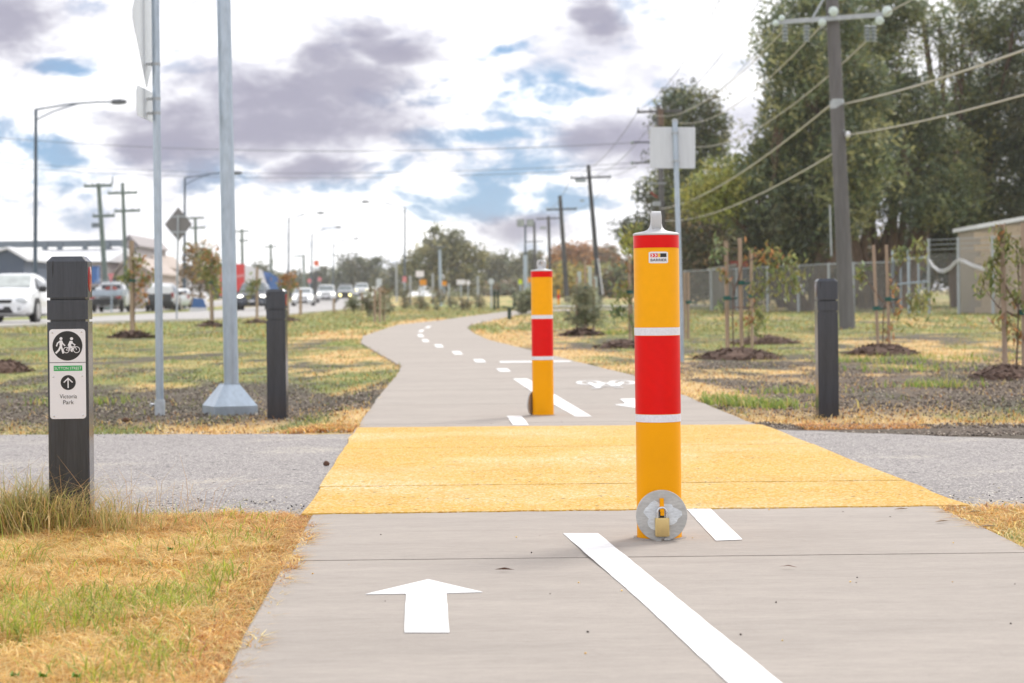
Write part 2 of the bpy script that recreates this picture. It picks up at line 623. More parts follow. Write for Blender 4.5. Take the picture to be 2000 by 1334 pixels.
def thing(name, label, cat, loc=(0, 0, 0), rz=0.0, group=None):
    o = bpy.data.objects.new(name, None)
    o.empty_display_size = .2
    COL.objects.link(o)
    o.location = loc
    o.rotation_euler = (0, 0, rz)
    o['label'] = label
    o['category'] = cat
    if group:
        o['group'] = group
    return o


def tag(o, label, cat, group=None, kind=None):
    o['label'] = label
    o['category'] = cat
    if group:
        o['group'] = group
    if kind:
        o['kind'] = kind
    return o


def struct(o, label=None):
    o['kind'] = 'structure'
    if label:
        o['label'] = label
    return o


def copy_tree(o, parent=None):
    c = o.copy()
    COL.objects.link(c)
    c.parent = parent
    for ch in list(o.children):
        copy_tree(ch, c)
    return c


def text_mesh(s, size, spacing=1.0, width=None):
    cu = bpy.data.curves.new('lettering', 'FONT')
    cu.body = s
    cu.size = size
    cu.align_x = 'CENTER'
    cu.align_y = 'CENTER'
    cu.space_character = spacing
    cu.resolution_u = 3
    o = bpy.data.objects.new('lettering', cu)
    COL.objects.link(o)
    bpy.context.view_layer.update()
    me = bpy.data.meshes.new_from_object(o)
    vs = [tuple(v.co) for v in me.vertices]
    fs = [tuple(p.vertices) for p in me.polygons]
    bpy.data.objects.remove(o)
    bpy.data.meshes.remove(me)
    if width and vs:
        w = max(v[0] for v in vs) - min(v[0] for v in vs)
        vs = [(v[0] * width / w, v[1], v[2]) for v in vs]
    return vs, fs


# ------------------------------------------------------------------ path outline
def dedupe(pts):
    pts = sorted(pts, key=lambda p: p[1])
    return [p[0] for p in pts], [p[1] for p in pts]


Lpx = [(240, 1730), (429, 1334), (475, 1244), (505, 1185), (561, 1092), (607, 1006), (694, 837), (738, 775), (780, 725), (783, 714), (744, 692), (704, 669),
       (709, 656), (777, 634), (862, 625), (940, 614.5), (988, 608)]
Rpx = [(3300, 1680), (2565, 1334), (1997, 1065), (1864, 1002), (1490, 832), (1328, 768), (1235, 732), (1080, 694), (1038, 684), (954, 663), (929, 652), (914, 641),
       (922, 633.5), (954, 627), (1000, 617), (1060, 609)]
pl = [G(x, y, 'path') for x, y in Lpx]
pr = [G(x, y, 'path') for x, y in Rpx]
plx, pld = dedupe([(p.x, p.y) for p in pl] + [(1.2, 100), (5.0, 112), (12, 120)])
prx, prd = dedupe([(p.x, p.y) for p in pr] + [(5.2, 96), (9.0, 104), (16, 112)])


def XL(D):
    return np.interp(D, pld, plx)


def XR(D):
    return np.interp(D, prd, prx)


DRV = []   # driveway edges (x, depth) near and far
near_l, near_r = G(0, 1003, 'path'), G(592, 1003, 'path')
far_l, far_r = G(0, 840, 'path'), G(690, 838, 'path')
YN0, YN1 = G(592, 1005, 'path'), G(1890, 988, 'path')
YF0, YF1 = G(697, 836, 'path'), G(1488, 830, 'path')
DN, DF = float((YN0.y + YN1.y) / 2), float((YF0.y + YF1.y) / 2)

# ------------------------------------------------------------------ the ground
TAN = np.array(S(206, 172, 112))
STRAW = np.array(S(210, 182, 134))
GREEN = np.array(S(136, 138, 78))
LUSH = np.array(S(124, 142, 70))
SOIL = np.array(S(100, 88, 80))
SOILD = np.array(S(64, 55, 51))
ORNG = np.array(S(176, 112, 44))


def path_gap(X, D):
    return np.maximum(XL(D) - X, X - XR(D))


def cover(X, D):
    X = np.asarray(X, float)
    D = np.asarray(D, float)
    n1 = fbm(X * 1.1, D * .45, 3, 5)
    n2 = fbm(X * 2.6 + 9, D * 1.0 + 3, 9, 5)
    n3 = fbm(X * .42 + 20, D * .10, 21)
    pg = path_gap(X, D)
    bandl = np.exp(-((D - 17.2) / 2.6) ** 2) * (X < 0)
    bandr = np.exp(-((D - 16.0) / 4.8) ** 2) * (X > 0) * sstep(.1, 1.3, pg)
    far = sstep(13, 16, D)
    soil = .92 * sstep(.45, .63, .5 * n1 + .5 * n2 + .30 * bandl + .33 * bandr + .05 * (X > 0) - .10 * (1 - sstep(.2, 1.2, pg)) - .09 * sstep(26, 50, D)) * far
    green = sstep(.40, .58, .55 * n3 + .45 * n2 - .12 * (1 - sstep(.5, 2.5, pg)) + .05 * far + .05 * sstep(20, 45, D) - .10 * sstep(120, 220, D))
    soil = np.where((X > 0) & (D > 9) & (D < DF + .35 + .4 * n2), .95, soil)
    green = np.where(D < 9, sstep(.50, .66, n2 * .6 + n1 * .4), green)
    lush = sstep(.5, .62, n2)
    return soil, green, lush


def cover_rgb(X, D):
    soil, green, lush = cover(X, D)
    t = fbm(X * 3.1, D * 1.3, 40)[..., None]
    c = TAN * (1 - t) + STRAW * t
    g = GREEN * (1 - lush[..., None]) + LUSH * lush[..., None]
    c = c * (1 - green[..., None]) + g * green[..., None]
    s = SOIL * (1 - t) + SOILD * t
    return c * (1 - soil[..., None]) + s * soil[..., None]


def axis(segs):
    out = []
    for a, b, n in segs:
        out += list(np.linspace(a, b, n, endpoint=False))
    return out


xs = [-900, -600, -400, -280, -200, -150, -115, -90, -72] + axis([(-60, -20, 40), (-20, -6, 56), (-6, 6, 120), (6, 16, 50), (16, 40, 24)]) + [40, 50, 65, 85, 110, 150, 220, 320, 460, 620, 900]
ys = [-30, -15, -5] + axis([(0, 4, 8), (4, 13, 60), (13, 30, 110), (30, 70, 110), (70, 130, 60), (130, 300, 50)]) + list(np.geomspace(300, 690, 16))
gx, gy = np.meshgrid(np.array(xs, float), np.array(ys, float))
gz = zterr(gx, gy) - .016 + (fbm(gx * 1.7, gy * 1.1, 60) - .5) * .035 * sstep(.05, .5, path_gap(gx, gy))
inside = path_gap(gx, gy) < -.03
gz = np.where(inside & (gy < 118), gz - .09, gz)
indrive = (gy > DN + .02) & (gy < DF - .02)
gz = np.where(indrive, -.03, gz)
V = np.stack([gx.ravel(), gy.ravel(), gz.ravel()], 1)
nx_, ny_ = len(xs), len(ys)
ii = np.arange(nx_ * ny_).reshape(ny_, nx_)
quads = np.stack([ii[:-1, :-1].ravel(), ii[:-1, 1:].ravel(), ii[1:, 1:].ravel(), ii[1:, :-1].ravel()], 1)
gcol = cover_rgb(gx.ravel(), gy.ravel())
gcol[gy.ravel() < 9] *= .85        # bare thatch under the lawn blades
ground = arrays_object('ground', V, quads, M['ground'], cols=gcol)
struct(ground)

# ------------------------------------------------------------------ concrete path, its slabs and markings
base = MB()
ds = list(np.arange(1.6, 40, 1.0)) + list(np.arange(40, 108, 2.0))
for a, b in zip(ds[:-1], ds[1:]):
    base.slab([(XL(a), a), (XR(a), a), (XR(b), b), (XL(b), b)], lambda x, y: float(zpath(y)) - .028, .06)
path = struct(base.build('path', M['bedding']))

JW = .017
joints = [1.7, 3.55, G(1000, 1088, 'path').y]
j1, j2 = G(1200, 946, 'path').y, G(1200, 872, 'path').y
joints += [j1, j2]
step = 2.35
d = j2 + step
while d < 62:
    joints.append(d)
    d += step
while d < 106:
    joints.append(d)
    d += step * 1.6


def slab_poly(a, b, inset=0.0, n=3):
    q = [a + (b - a) * k / n for k in range(n + 1)]
    return [(float(XL(t)) + inset, t) for t in reversed(q)] + [(float(XR(t)) - inset, t) for t in q]


for a, b in zip(joints[:-1], joints[1:]):
    mb = MB()
    n = 6
    a2, b2 = a + JW / 2, b - JW / 2
    rows = []
    for k in range(n + 1):
        t = a2 + (b2 - a2) * k / n
        dz = float(zpath(t))
        ch = .004 if k in (0, n) else 0
        jl = random.uniform(-.006, .006)
        jr = random.uniform(-.006, .006)
        l0, r0 = float(XL(t)) + jl, float(XR(t)) + jr
        rows.append([(l0, t, dz - .10), (l0, t, dz - .006 - ch), (l0 + .008, t, dz - ch), (r0 - .008, t, dz - ch), (r0, t, dz - .006 - ch), (r0, t, dz - .10)])
    vs = [p for r in rows for p in r]
    fs = []
    for k in range(n):
        for i in range(5):
            fs.append((k * 6 + i, k * 6 + i + 1, (k + 1) * 6 + i + 1, (k + 1) * 6 + i))
    fs += [(0, 5, 4, 3, 2, 1), tuple(n * 6 + i for i in range(6))]
    mb.add(vs, fs)
    mb.build('slab', M['concrete'], path)

# driveway asphalt across the path (a sheet below the slab tops)
mb = MB()
nl = [(-40, G(0, 1000, 'path').y), (near_l.x, near_l.y), (YN0.x - .1, DN + .02)]
fl = [(-40, G(0, 838, 'path').y + .2), (far_l.x, far_l.y), (YF0.x, DF - .02)]
nr = [(YN1.x - .1, DN + .03), (G(2000, 984, 'path').x, G(2000, 984, 'path').y), (40, DN + .3)]
fr = [(YF1.x, DF), (G(2000, 848, 'path').x, G(2000, 848, 'path').y), (40, DF - .4)]


def ragged(p, q, amp, n=26):
    out = []
    for k in range(n):
        t = k / n
        out.append((p[0] + (q[0] - p[0]) * t, p[1] + (q[1] - p[1]) * t + random.uniform(-amp, amp)))
    return out


nearline = ragged(nl[0], nl[1], .06, 40) + ragged(nl[1], nl[2], .05) + ragged(nl[2], nr[0], 0.0, 4) + ragged(nr[0], nr[1], .05, 14) + ragged(nr[1], nr[2], .06, 40) + [nr[2]]
farline = ragged(fl[0], fl[1], .06, 40) + ragged(fl[1], fl[2], .05) + ragged(fl[2], fr[0], 0.0, 4) + ragged(fr[0], fr[1], .05, 14) + ragged(fr[1], fr[2], .06, 40) + [fr[2]]
vs, fs = [], []
for (a, b), (c, d_) in zip(nearline, farline):
    for k in range(9):
        t = k / 8
        edge = -.03 if k in (0, 8) else -.004
        vs.append((a + (c - a) * t, b + (d_ - b) * t, edge if k in (0, 8) else -.006))
for i in range(len(nearline) - 1):
    for k in range(8):
        fs.append((i * 9 + k, (i + 1) * 9 + k, (i + 1) * 9 + k + 1, i * 9 + k + 1))
mb.add(vs, fs)
struct(mb.build('driveway', M['asphalt']))

# yellow anti-slip coating, broken at the joints
DYN, DYF = DN, DF


def yx(t, side):
    k = (t - DYN) / (DYF - DYN)
    return (YN0.x + (YF0.x - YN0.x) * k) if side == 0 else (YN1.x + (YF1.x - YN1.x) * k)


for a, b in ((DYN, j1 - .012), (j1 + .012, j2 - .008), (j2 + .008, DYF)):
    n = 44
    rows = []
    q = [a + (b - a) * k / 4 for k in range(5)]
    for ki, t in enumerate(q):
        row = []
        for i in range(n + 1):
            s_ = i / n
            x = yx(t, 0) + (yx(t, 1) - yx(t, 0)) * s_ + (random.uniform(-.01, .01) if i in (0, n) else 0)
            skew = (YN1.y - YN0.y) * (s_ - .5) * (1 if t == DYN else 0) + (YF1.y - YF0.y) * (s_ - .5) * (1 if t == DYF else 0)
            jit = random.uniform(-.009, .009) if ki in (0, 4) else 0
            row.append((x, t + skew + jit, .0045))
        rows.append(row)
    vs = [p for r in rows for p in r]
    fs = [(k * (n + 1) + i, k * (n + 1) + i + 1, (k + 1) * (n + 1) + i + 1, (k + 1) * (n + 1) + i) for k in range(4) for i in range(n)]
    # skirt down to the slab so the grit has thickness
    o = len(vs)
    for i in range(n + 1):
        x, y, z = rows[0][i]
        vs.append((x, y - .002, -.003))
    fs += [(o + i, o + i + 1, i + 1, i) for i in range(n)]
    MB().add(vs, fs).build('anti_slip_surface', M['antislip'], path)


def marking(name, pts, px=True, zoff=.003):
    q = [G(x, y, 'path') for x, y in pts] if px else [Vector((a, b, float(zpath(b)))) for a, b in pts]
    mb = MB()
    # refine the outline a little so painted edges are not ruler straight
    out = []
    for i in range(len(q)):
        a, b = q[i], q[(i + 1) % len(q)]
        ln = (b - a).length
        k = max(1, int(ln / .10))
        nrm = Vector((-(b - a).y, (b - a).x, 0)).normalized()
        for j in range(k):
            p = a + (b - a) * (j / k)
            if j:
                p = p + nrm * random.uniform(-.0012, .0012)
            out.append((p.x, p.y))
    mb.slab(out, lambda x, y: float(zpath(y)) + zoff, .002)
    return mb.build(name, M['linepaint'], path)


marking('lane_line', [(1100, 1043), (1168, 1043), (1525, 1334), (1900, 1640), (1740, 1600), (1420, 1334), (1245, 1170)])
marking('lane_line', [(1341, 995), (1388, 995), (1450, 1055), (1398, 1057)])
marking('lane_line', [(1002, 740), (1030, 740), (1092, 776), (1156, 814), (1124, 814), (1040, 766)])
marking('lane_line', [(990, 813), (1019, 813), (1033, 831), (1002, 831)])
for q in ([(969, 720), (991, 720), (998, 726), (976, 726)], [(924, 702), (943, 702), (950, 708), (930, 708)],
          [(882, 686.5), (898, 686.5), (905, 692.5), (888, 692.5)], [(848, 673), (862, 673), (867, 678.5), (852, 678.5)],
          [(823, 663), (835, 663), (839, 668), (827, 668)], [(815, 653), (824, 653), (829, 658), (818, 658)],
          [(821, 644.5), (829, 643.5), (825, 648), (816, 648.5)], [(835, 637.5), (843, 637), (838, 640.5), (829, 641)]):
    marking('lane_line', q)
marking('hold_line', [(975, 706), (1112, 704.8), (1117, 707), (977, 708.6)])


def arrow(pts):
    return marking('arrow_marking', pts)


arrow([(836, 1133), (943, 1158), (872, 1160), (875, 1200), (878, 1237), (790, 1237), (791, 1195), (793, 1161), (714, 1162)])
arrow([(1200, 791), (1222, 789), (1211, 779.5), (1252, 779), (1268, 788.5), (1305, 790), (1262, 800)])
# bicycle symbol facing riders coming the other way
b0, b1 = G(1126, 744, 'path'), G(1232, 744, 'path')
bc = (b0 + b1) / 2
bw = (b1.x - b0.x)
nearD = G(1180, 768, 'path').y
ln_ = bc.y - nearD


def bike_pt(u, w):
    return (bc.x - u * bw, bc.y - w * ln_)


def stroke(pts, w):
    mb = MB()
    for a, b in zip(pts[:-1], pts[1:]):
        a, b = Vector(bike_pt(*a)).to_3d(), Vector(bike_pt(*b)).to_3d()
        n_ = Vector((-(b - a).y, (b - a).x, 0)).normalized() * w
        mb.slab([((a + n_).x, (a + n_).y), ((b + n_).x, (b + n_).y), ((b - n_).x, (b - n_).y), ((a - n_).x, (a - n_).y)], lambda x, y: float(zpath(y)) + .005, .004)
    return mb


bike = MB()
for k, cx_ in enumerate((-.3, .3)):
    ring = [(cx_ + .2 * math.cos(q), .18 + .16 * math.sin(q)) for q in np.linspace(0, 2 * math.pi, 15)]
    t_ = stroke(ring, .022 + k * .0003)
    bike.add([(v[0], v[1], v[2] + k * .0005) for v in t_.v], t_.f)
for i, seg in enumerate(([(-.3, .18), (-.12, .5), (.22, .5), (.0, .2), (-.12, .5)], [(.3, .18), (.2, .62), (.33, .66)], [(-.22, .62), (-.05, .62)])):
    t_ = stroke(seg, .026)
    bike.add([(v[0], v[1], v[2] + .001 + i * .0007) for v in t_.v], t_.f)
bike.build('bicycle_marking', M['linepaint'], path)

# ------------------------------------------------------------------ far road
RX = [-30, -22, -12.5, -10.2, -9.8, -10.7, -13.5, -17, -24, -40, -60]
RD = [8, 20, 48, 64, 84, 120, 180, 240, 340, 500, 700]


def road_strip(name, off0, off1, m, dz, th=.05):
    mb = MB()
    dd = list(np.arange(8, 120, 4)) + list(np.arange(120, 700, 12))
    xe = [float(np.interp(t, RD, RX)) for t in dd]
    vs, fs = [], []
    for t, x in zip(dd, xe):
        z = float(zterr(x, t))
        vs += [(x + off0, t, z + dz), (x + off1, t, z + dz), (x + off1, t, z + dz - th), (x + off0, t, z + dz - th)]
    for i in range(len(dd) - 1):
        a, b = i * 4, i * 4 + 4
        fs += [(a + 1, a, b, b + 1), (a + 2, a + 1, b + 1, b + 2), (a, a + 3, b + 3, b)]
    mb.add(vs, fs)
    return struct(mb.build(name, m))


road_strip('road', -8.2, 0, M['road'], .02)
road_strip('kerb', .003, .35, M['kerb'], .06, .12)
road_strip('far_road', -19.5, -12.4, M['road'], .03)
# footpath glimpsed beyond the far carriageway
road_strip('far_footpath', -27, -24.5, M['kerb'], .05)

# pale crossing glimpsed past the end of the path
mb = MB()
mb.slab([(2.0, 122), (12, 118), (12, 128), (2, 132)], lambda x, y: float(zterr(x, y)) + .05, .05)
struct(mb.build('side_road', M['road']))


# ------------------------------------------------------------------ removable bollards
def bollard(base, rz, label, sticker):
    t = thing('bollard', label, 'bollard', base, rz, None)
    r = .0757
    mb = MB().lathe([(r, -.05), (r, .0), (r, 1.022), (r - .003, 1.026)], 48)
    body = mb.build('barrel', M['yellowpaint'], t, smooth=True)

    def sleeve(name, z0, z1, m, off):
        s_ = MB()
        rs = []
        for rr, z in ((r - .002, z0), (r + off, z0), (r + off, z1), (r - .002, z1)):
            rs.append([Vector((rr * math.cos(2 * math.pi * k / 48), rr * math.sin(2 * math.pi * k / 48), z)) for k in range(48)])
        s_.rings(rs, cap=False)
        return s_.build(name, m, t, smooth=True)

    sleeve('red_band', .981, 1.024, M['red'], .0016)
    sleeve('yellow_sleeve', .714, .9795, M['yellow'], .0012)
    sleeve('white_band', .686, .7125, M['whitetape'], .0018)
    sleeve('red_band', .4215, .6845, M['red'], .0013)
    sleeve('white_band', .3945, .420, M['whitetape'], .0018)
    cap = MB().lathe([(r - .004, 1.018), (r + .0035, 1.0245), (r + .0035, 1.0285), (r - .003, 1.0325), (.056, 1.0355), (.040, 1.0385), (.029, 1.0435), (.0225, 1.052), (.0195, 1.064), (.008, 1.068)], 48)
    capo = cap.build('cap', M['cast'], t, smooth=True)
    # lifting handle: a thick eye with a slot
    hw, zt, th = .032, 1.106, .0185
    outer, inner = [], []
    n = 28
    for k in range(n):
        q = 2 * math.pi * k / n
        cx_, cz = math.cos(q), math.sin(q)
        z = 1.078 + (.028 if cz > 0 else .040) * (abs(cz) ** .8) * (1 if cz > 0 else -1)
        outer.append((hw * (abs(cx_) ** .55) * (1 if cx_ > 0 else -1), z))
        inner.append((.0125 * cx_, 1.077 + .017 * cz))
    h = MB()
    vs = []
    for side in (-1, 1):
        for rad, ring in ((0, outer), (1, inner)):
            for a, b in ring:
                k_ = .82 if rad == 0 else 1.0
                vs.append((side * th * (k_ if rad == 0 else 1.0), a, b))
    # layout: 0 outer-, 1 inner-, 2 outer+, 3 inner+
    fs = []
    for k in range(n):
        j = (k + 1) % n
        fs += [(k, n + k, n + j, j), (2 * n + j, 3 * n + j, 3 * n + k, 2 * n + k), (k, j, 2 * n + j, 2 * n + k), (n + j, n + k, 3 * n + k, 3 * n + j)]
    h.add(vs, fs)
    h.build('lifting_handle', M['cast'], t, smooth=True)
    # lock plate, tongue and padlock
    yf = -r - .010
    pl_ = MB().lathe([(.0845, .0), (.0862, .0015), (.0862, .0085), (.0845, .010)], 56, c=(0, yf + .010, .083), axis='y')
    plate = pl_.build('lock_plate', M['plate'], t, smooth=True)
    scf = []
    for k_ in range(26):
        q_ = 2 * math.pi * k_ / 26
        rr_ = .058 * (1 + .14 * math.sin(3 * q_ + 1) + .09 * math.sin(7 * q_)) + random.uniform(-.004, .004)
        scf.append((rr_ * math.cos(q_), .083 + rr_ * .82 * math.sin(q_)))
    MB().plate(scf, yf - .0008, yf + .0004).build('scraped_patch', M['scuff'], plate)
    tg = MB().box((.0, yf - .006, .1195), (.0135, .012, .045), M4=Matrix.Rotation(R(-10), 4, 'X'))
    tg.box((.001, yf - .011, .100), (.0125, .006, .03))
    tg.build('tongue', M['yellowpaint'], plate)
    MB().box((0, yf - .0012, .080), (.017, .0016, .06)).build('slot', M['signblack'], plate)
    lg = MB().box((-.012, yf - .004, .004), (.018, .01, .010)).box((.017, yf - .004, .006), (.020, .01, .009))
    lg.build('lug', M['plate'], plate)
    bd = MB()
    w_, hh, dd_ = .0235, .061, .0105
    rows = []
    for z, k in ((.0155, .9), (.0175, 1), (.0755, 1), (.0775, .94)):
        rows.append([Vector((sx * (w_ * k - c0), yf - .012 + sy * (dd_ * k - c1), z)) for sx, sy, c0, c1 in
                     ((-1, -1, .003, 0), (1, -1, .003, 0), (1, -1, 0, .003), (1, 1, 0, .003), (1, 1, .003, 0), (-1, 1, .003, 0), (-1, 1, 0, .003), (-1, -1, 0, .003))])
    bd.rings(rows)
    lock = bd.build('padlock_body', M['brass'], plate, smooth=True)
    arc = [(-.016, yf - .012, .074), (-.016, yf - .012, .092)] + [(-.016 * math.cos(q), yf - .012, .096 + .016 * math.sin(q)) for q in np.linspace(0, math.pi, 9)] + [(.016, yf - .012, .092), (.016, yf - .012, .074)]
    MB().tube(arc, .0042, 10).build('shackle', M['steel'], plate, smooth=True)
    # rusty socket rim in the slab
    rim = MB()
    rim.rings([[Vector((rr * math.cos(2 * math.pi * k / 40), rr * math.sin(2 * math.pi * k / 40), zz)) for k in range(40)] for rr, zz in ((r + .001, .004), (r + .012, .005), (r + .014, -.004))], cap=False)
    rim.build('socket_rim', M['concrete'], t)
    if sticker:
        s_ = .001735      # metres for one photograph pixel at this bollard
        zc = .9475

        def bend(vs, off):
            rr = r + .0012 + off
            return [(rr * math.sin(a / rr), -rr * math.cos(a / rr), zc + b) for a, b in vs]

        def patch(name, x0, x1, z0, z1, m, off, parent, rnd=0):
            n_ = 8
            vs, fs = [], []
            for i in range(n_ + 1):
                f_ = i / n_
                x = x0 + (x1 - x0) * f_
                e = rnd * .6 if i in (0, n_) and rnd else 0
                vs += bend([(x, z0 + e), (x, z1 - e)], off)
            fs = [(2 * i, 2 * i + 2, 2 * i + 3, 2 * i + 1) for i in range(n_)]
            return MB().add(vs, fs).build(name, m, parent)

        st = patch('maker_sticker', -.0335, .0335, -.0195, .0195, M['signwhite'], .0006, body, .004)
        patch('logo_red', -.0275, -.003, .001, .0135, M['signred'], .0010, body)
        patch('logo_yellow', -.0015, .005, .001, .0135, M['signyel'], .0010, body)
        patch('logo_black', .0058, .0275, .001, .0135, M['signblack'], .0010, body)
        for cx_ in (-.0215, -.0105):
            vs = bend([(cx_ - .004, .0025), (cx_, .0025), (cx_ + .005, .0072), (cx_, .012), (cx_ - .004, .012), (cx_ + .0005, .0072)], .0014)
            MB().add(vs, [(0, 1, 2, 5), (5, 2, 3, 4)]).build('logo_chevron', M['signwhite'], body)
        vs, fs = text_mesh('BARRIER', .0125, 1.02, width=.055)
        ymid = (max(v[1] for v in vs) + min(v[1] for v in vs)) / 2
        vs0 = [(v[0], v[1] - ymid - .0085) for v in vs]
        ff = MB()
        for dx in (-.0003, .0, .0003):      # heavy lettering
            ff.add(bend([(a + dx, b) for a, b in vs0], .0012 + (dx + .0003) * .2), fs)
        ff.build('lettering', M['signblack'], body)
    return t


bp1 = G(1288, 1050, 'path')
bollard(bp1, math.atan2(-bp1.x, bp1.y) * -.35, 'red and yellow banded bollard with a padlocked plate and a maker sticker', True)
bp2 = G(1061, 811, 'path')
bollard(bp2, R(-118), 'red and yellow banded bollard standing beyond the yellow crossing, lock plate turned away', False)
# the same kind far away beside the bend
p = GX(1091, 150)
t = thing('bollard', 'tiny distant red and yellow bollard beside the far side road', 'bollard', p)
MB().lathe([(.09, 0), (.09, 1.1), (.07, 1.13)], 12).build('barrel', M['yellowpaint'], t, True)
MB().lathe([(.095, .38), (.095, .75)], 12).build('red_band', M['red'], t, True)


# ------------------------------------------------------------------ charcoal wayfinding posts
def square_ring(a, z, b=.006):
    return [Vector(p) for p in ((-a + b, -a, z), (a - b, -a, z), (a, -a + b, z), (a, a - b, z), (a - b, a, z), (-a + b, a, z), (-a, a - b, z), (-a, -a + b, z))]


def way_post(base, rz, label, refl_side, sign):
    t = thing('wayfinding_post', label, 'post', base, rz)
    a = .0735
    H = .985
    lo, mid, hi = MB(), MB(), MB()
    lo.rings([square_ring(a, -.15), square_ring(a, .745)])
    lo.build('shaft', M['plastic'], t)
    MB().rings([square_ring(a - .010, .745), square_ring(a - .010, .829)]).build('neck', M['plastic'], t)
    mid.rings([square_ring(a, .754), square_ring(a, .825)])
    mid.build('collar', M['plastic'], t)
    hi.rings([square_ring(a, .8345), square_ring(a, H - .019), square_ring(a - .017, H)])
    hi.rings([square_ring(a - .010, .823), square_ring(a - .010, .836)])
    head = hi.build('head', M['plastic'], t)
    if refl_side:
        m = M['reflector'] if sign or refl_side > 0 else M['reflectordark']
        rf = MB().lathe([(.047, 0), (.047, .0022), (.040, .0032)], 32, c=(refl_side * a, 0, .902), axis='x')
        if refl_side < 0:
            rf.v = [(2 * refl_side * a - x, y, z) for x, y, z in rf.v]
            rf.f = [tuple(reversed(f)) for f in rf.f]
        rfo = rf.build('reflector', m, head, True)
    if sign:
        s_ = .00187
        cx0 = 470.0     # drawing units: 6.67 per photograph pixel, sign axis at 470
        k_ = s_ / 6.67

        def XZ(x, y):
            return ((x - cx0) * k_, .985 - ((630 + y / 6.67) - 500) * s_)

        yf = -a

        def rr(x0, y0, x1, y1, rad, n=6):
            pts = []
            for cx_, cy_, q0 in ((x1 - rad, y0 + rad, 0), (x0 + rad, y0 + rad, 90), (x0 + rad, y1 - rad, 180), (x1 - rad, y1 - rad, 270)):
                for i in range(n + 1):
                    q = R(q0 - 0 + i * 90 / n)
                    pts.append((cx_ + rad * math.cos(q), cy_ - rad * math.sin(q)))
            return pts

        def flat(name, pts, m, off, parent, th=.0004):
            poly = [XZ(*p) for p in pts]
            ar = sum(poly[i][0] * poly[(i + 1) % len(poly)][1] - poly[(i + 1) % len(poly)][0] * poly[i][1] for i in range(len(poly)))
            if ar < 0:
                poly = poly[::-1]
            mb_ = MB().plate(poly, yf - off, yf - off + th)
            return mb_.build(name, m, parent)

        def circle(cx_, cy_, r_, n=40):
            return [(cx_ + r_ * math.cos(2 * math.pi * i / n), cy_ - r_ * math.sin(2 * math.pi * i / n)) for i in range(n)]

        sp = flat('sign_plate', rr(236, 80, 698, 1248, 42), M['signwhite'], .0025, t, .0024)
        flat('roundel', circle(468, 298, 192, 56), M['signblack'], .0030, sp)
        flat('divider', [(236, 511), (698, 511), (698, 519), (236, 519)], M['signgrey'], .0030, sp)
        flat('street_label', [(289, 556), (654, 556), (654, 624), (289, 624)], M['signgreen'], .0030, sp)
        flat('arrow_disc', circle(472, 776, 97, 44), M['signblack'], .0030, sp)

        picto = MB()
        pictos = []

        def pic(pts, off=.0036):
            poly = [XZ(*p) for p in pts]
            ar = sum(poly[i][0] * poly[(i + 1) % len(poly)][1] - poly[(i + 1) % len(poly)][0] * poly[i][1] for i in range(len(poly)))
            if ar < 0:
                poly = poly[::-1]
            picto.plate(poly, yf - off, yf - off + .0004)

        cnt = [0]

        def line(pts, w, m_=None):
            for (x0, y0), (x1, y1) in zip(pts[:-1], pts[1:]):
                dx, dy = x1 - x0, y1 - y0
                L = math.hypot(dx, dy)
                nx, ny = -dy / L * w / 2, dx / L * w / 2
                ex, ey = dx / L * w * .3, dy / L * w * .3
                cnt[0] += 1
                pic([(x0 - ex + nx, y0 - ey + ny), (x1 + ex + nx, y1 + ey + ny), (x1 + ex - nx, y1 + ey - ny), (x0 - ex - nx, y0 - ey - ny)], .0036 + .00002 * cnt[0])

        pic(circle(386, 203, 19, 16))
        pic([(372, 226), (396, 226), (404, 250), (400, 310), (372, 312), (366, 262)], .00355)
        line([(374, 236), (342, 262), (329, 298)], 17)
        line([(396, 236), (408, 268), (434, 294)], 16)
        line([(380, 305), (360, 350), (322, 388)], 24)
        line([(386, 305), (402, 348), (412, 390)], 22)
        picto.build('pedestrian_pictogram', M['signwhite'], sp)
        picto = MB()
        pic(circle(522, 206, 20, 16))
        pic([(498, 234), (528, 236), (540, 250), (512, 285), (530, 320), (496, 330), (472, 290)], .00352)
        line([(520, 246), (536, 268), (560, 284)], 13)
        line([(500, 310), (534, 330), (522, 370)], 22)
        line([(498, 318), (488, 350)], 14)
        for wx, wy, wr in ((453, 353, 36), (585, 350, 39)):
            line([(wx + wr * math.cos(q), wy + wr * math.sin(q)) for q in np.linspace(0, 2 * math.pi, 25)], 8)
        line([(453, 353), (480, 312), (556, 306), (524, 356), (480, 312)], 7)
        line([(453, 353), (524, 356)], 7)
        line([(585, 350), (556, 290), (572, 286)], 7)
        picto.build('cyclist_pictogram', M['signwhite'], sp)
        picto = MB()
        line([(472, 720), (472, 842)], 15)
        line([(420, 772), (472, 720), (526, 772)], 15)
        picto.build('arrow_pictogram', M['signwhite'], sp)

        def words(s, cx_, cy_, hgt, wid, m, name):
            vs, fs = text_mesh(s, 1.0)
            h0 = max(v[1] for v in vs) - min(v[1] for v in vs)
            w0 = max(v[0] for v in vs) - min(v[0] for v in vs)
            mx = (max(v[0] for v in vs) + min(v[0] for v in vs)) / 2
            my = (max(v[1] for v in vs) + min(v[1] for v in vs)) / 2
            X0, Z0 = XZ(cx_, cy_)
            vv = [(X0 + (v[0] - mx) * wid * k_ / w0, yf - .0036, Z0 + (v[1] - my) * hgt * k_ / h0) for v in vs]
            MB().add(vv, fs).build(name, m, sp)

        words('SUTTON STREET', 472, 590, 36, 345, M['signwhite'], 'lettering')
        words('Victoria', 472, 955, 54, 222, M['signgrey'], 'lettering')
        words('Park', 474, 1032, 54, 136, M['signgrey'], 'lettering')
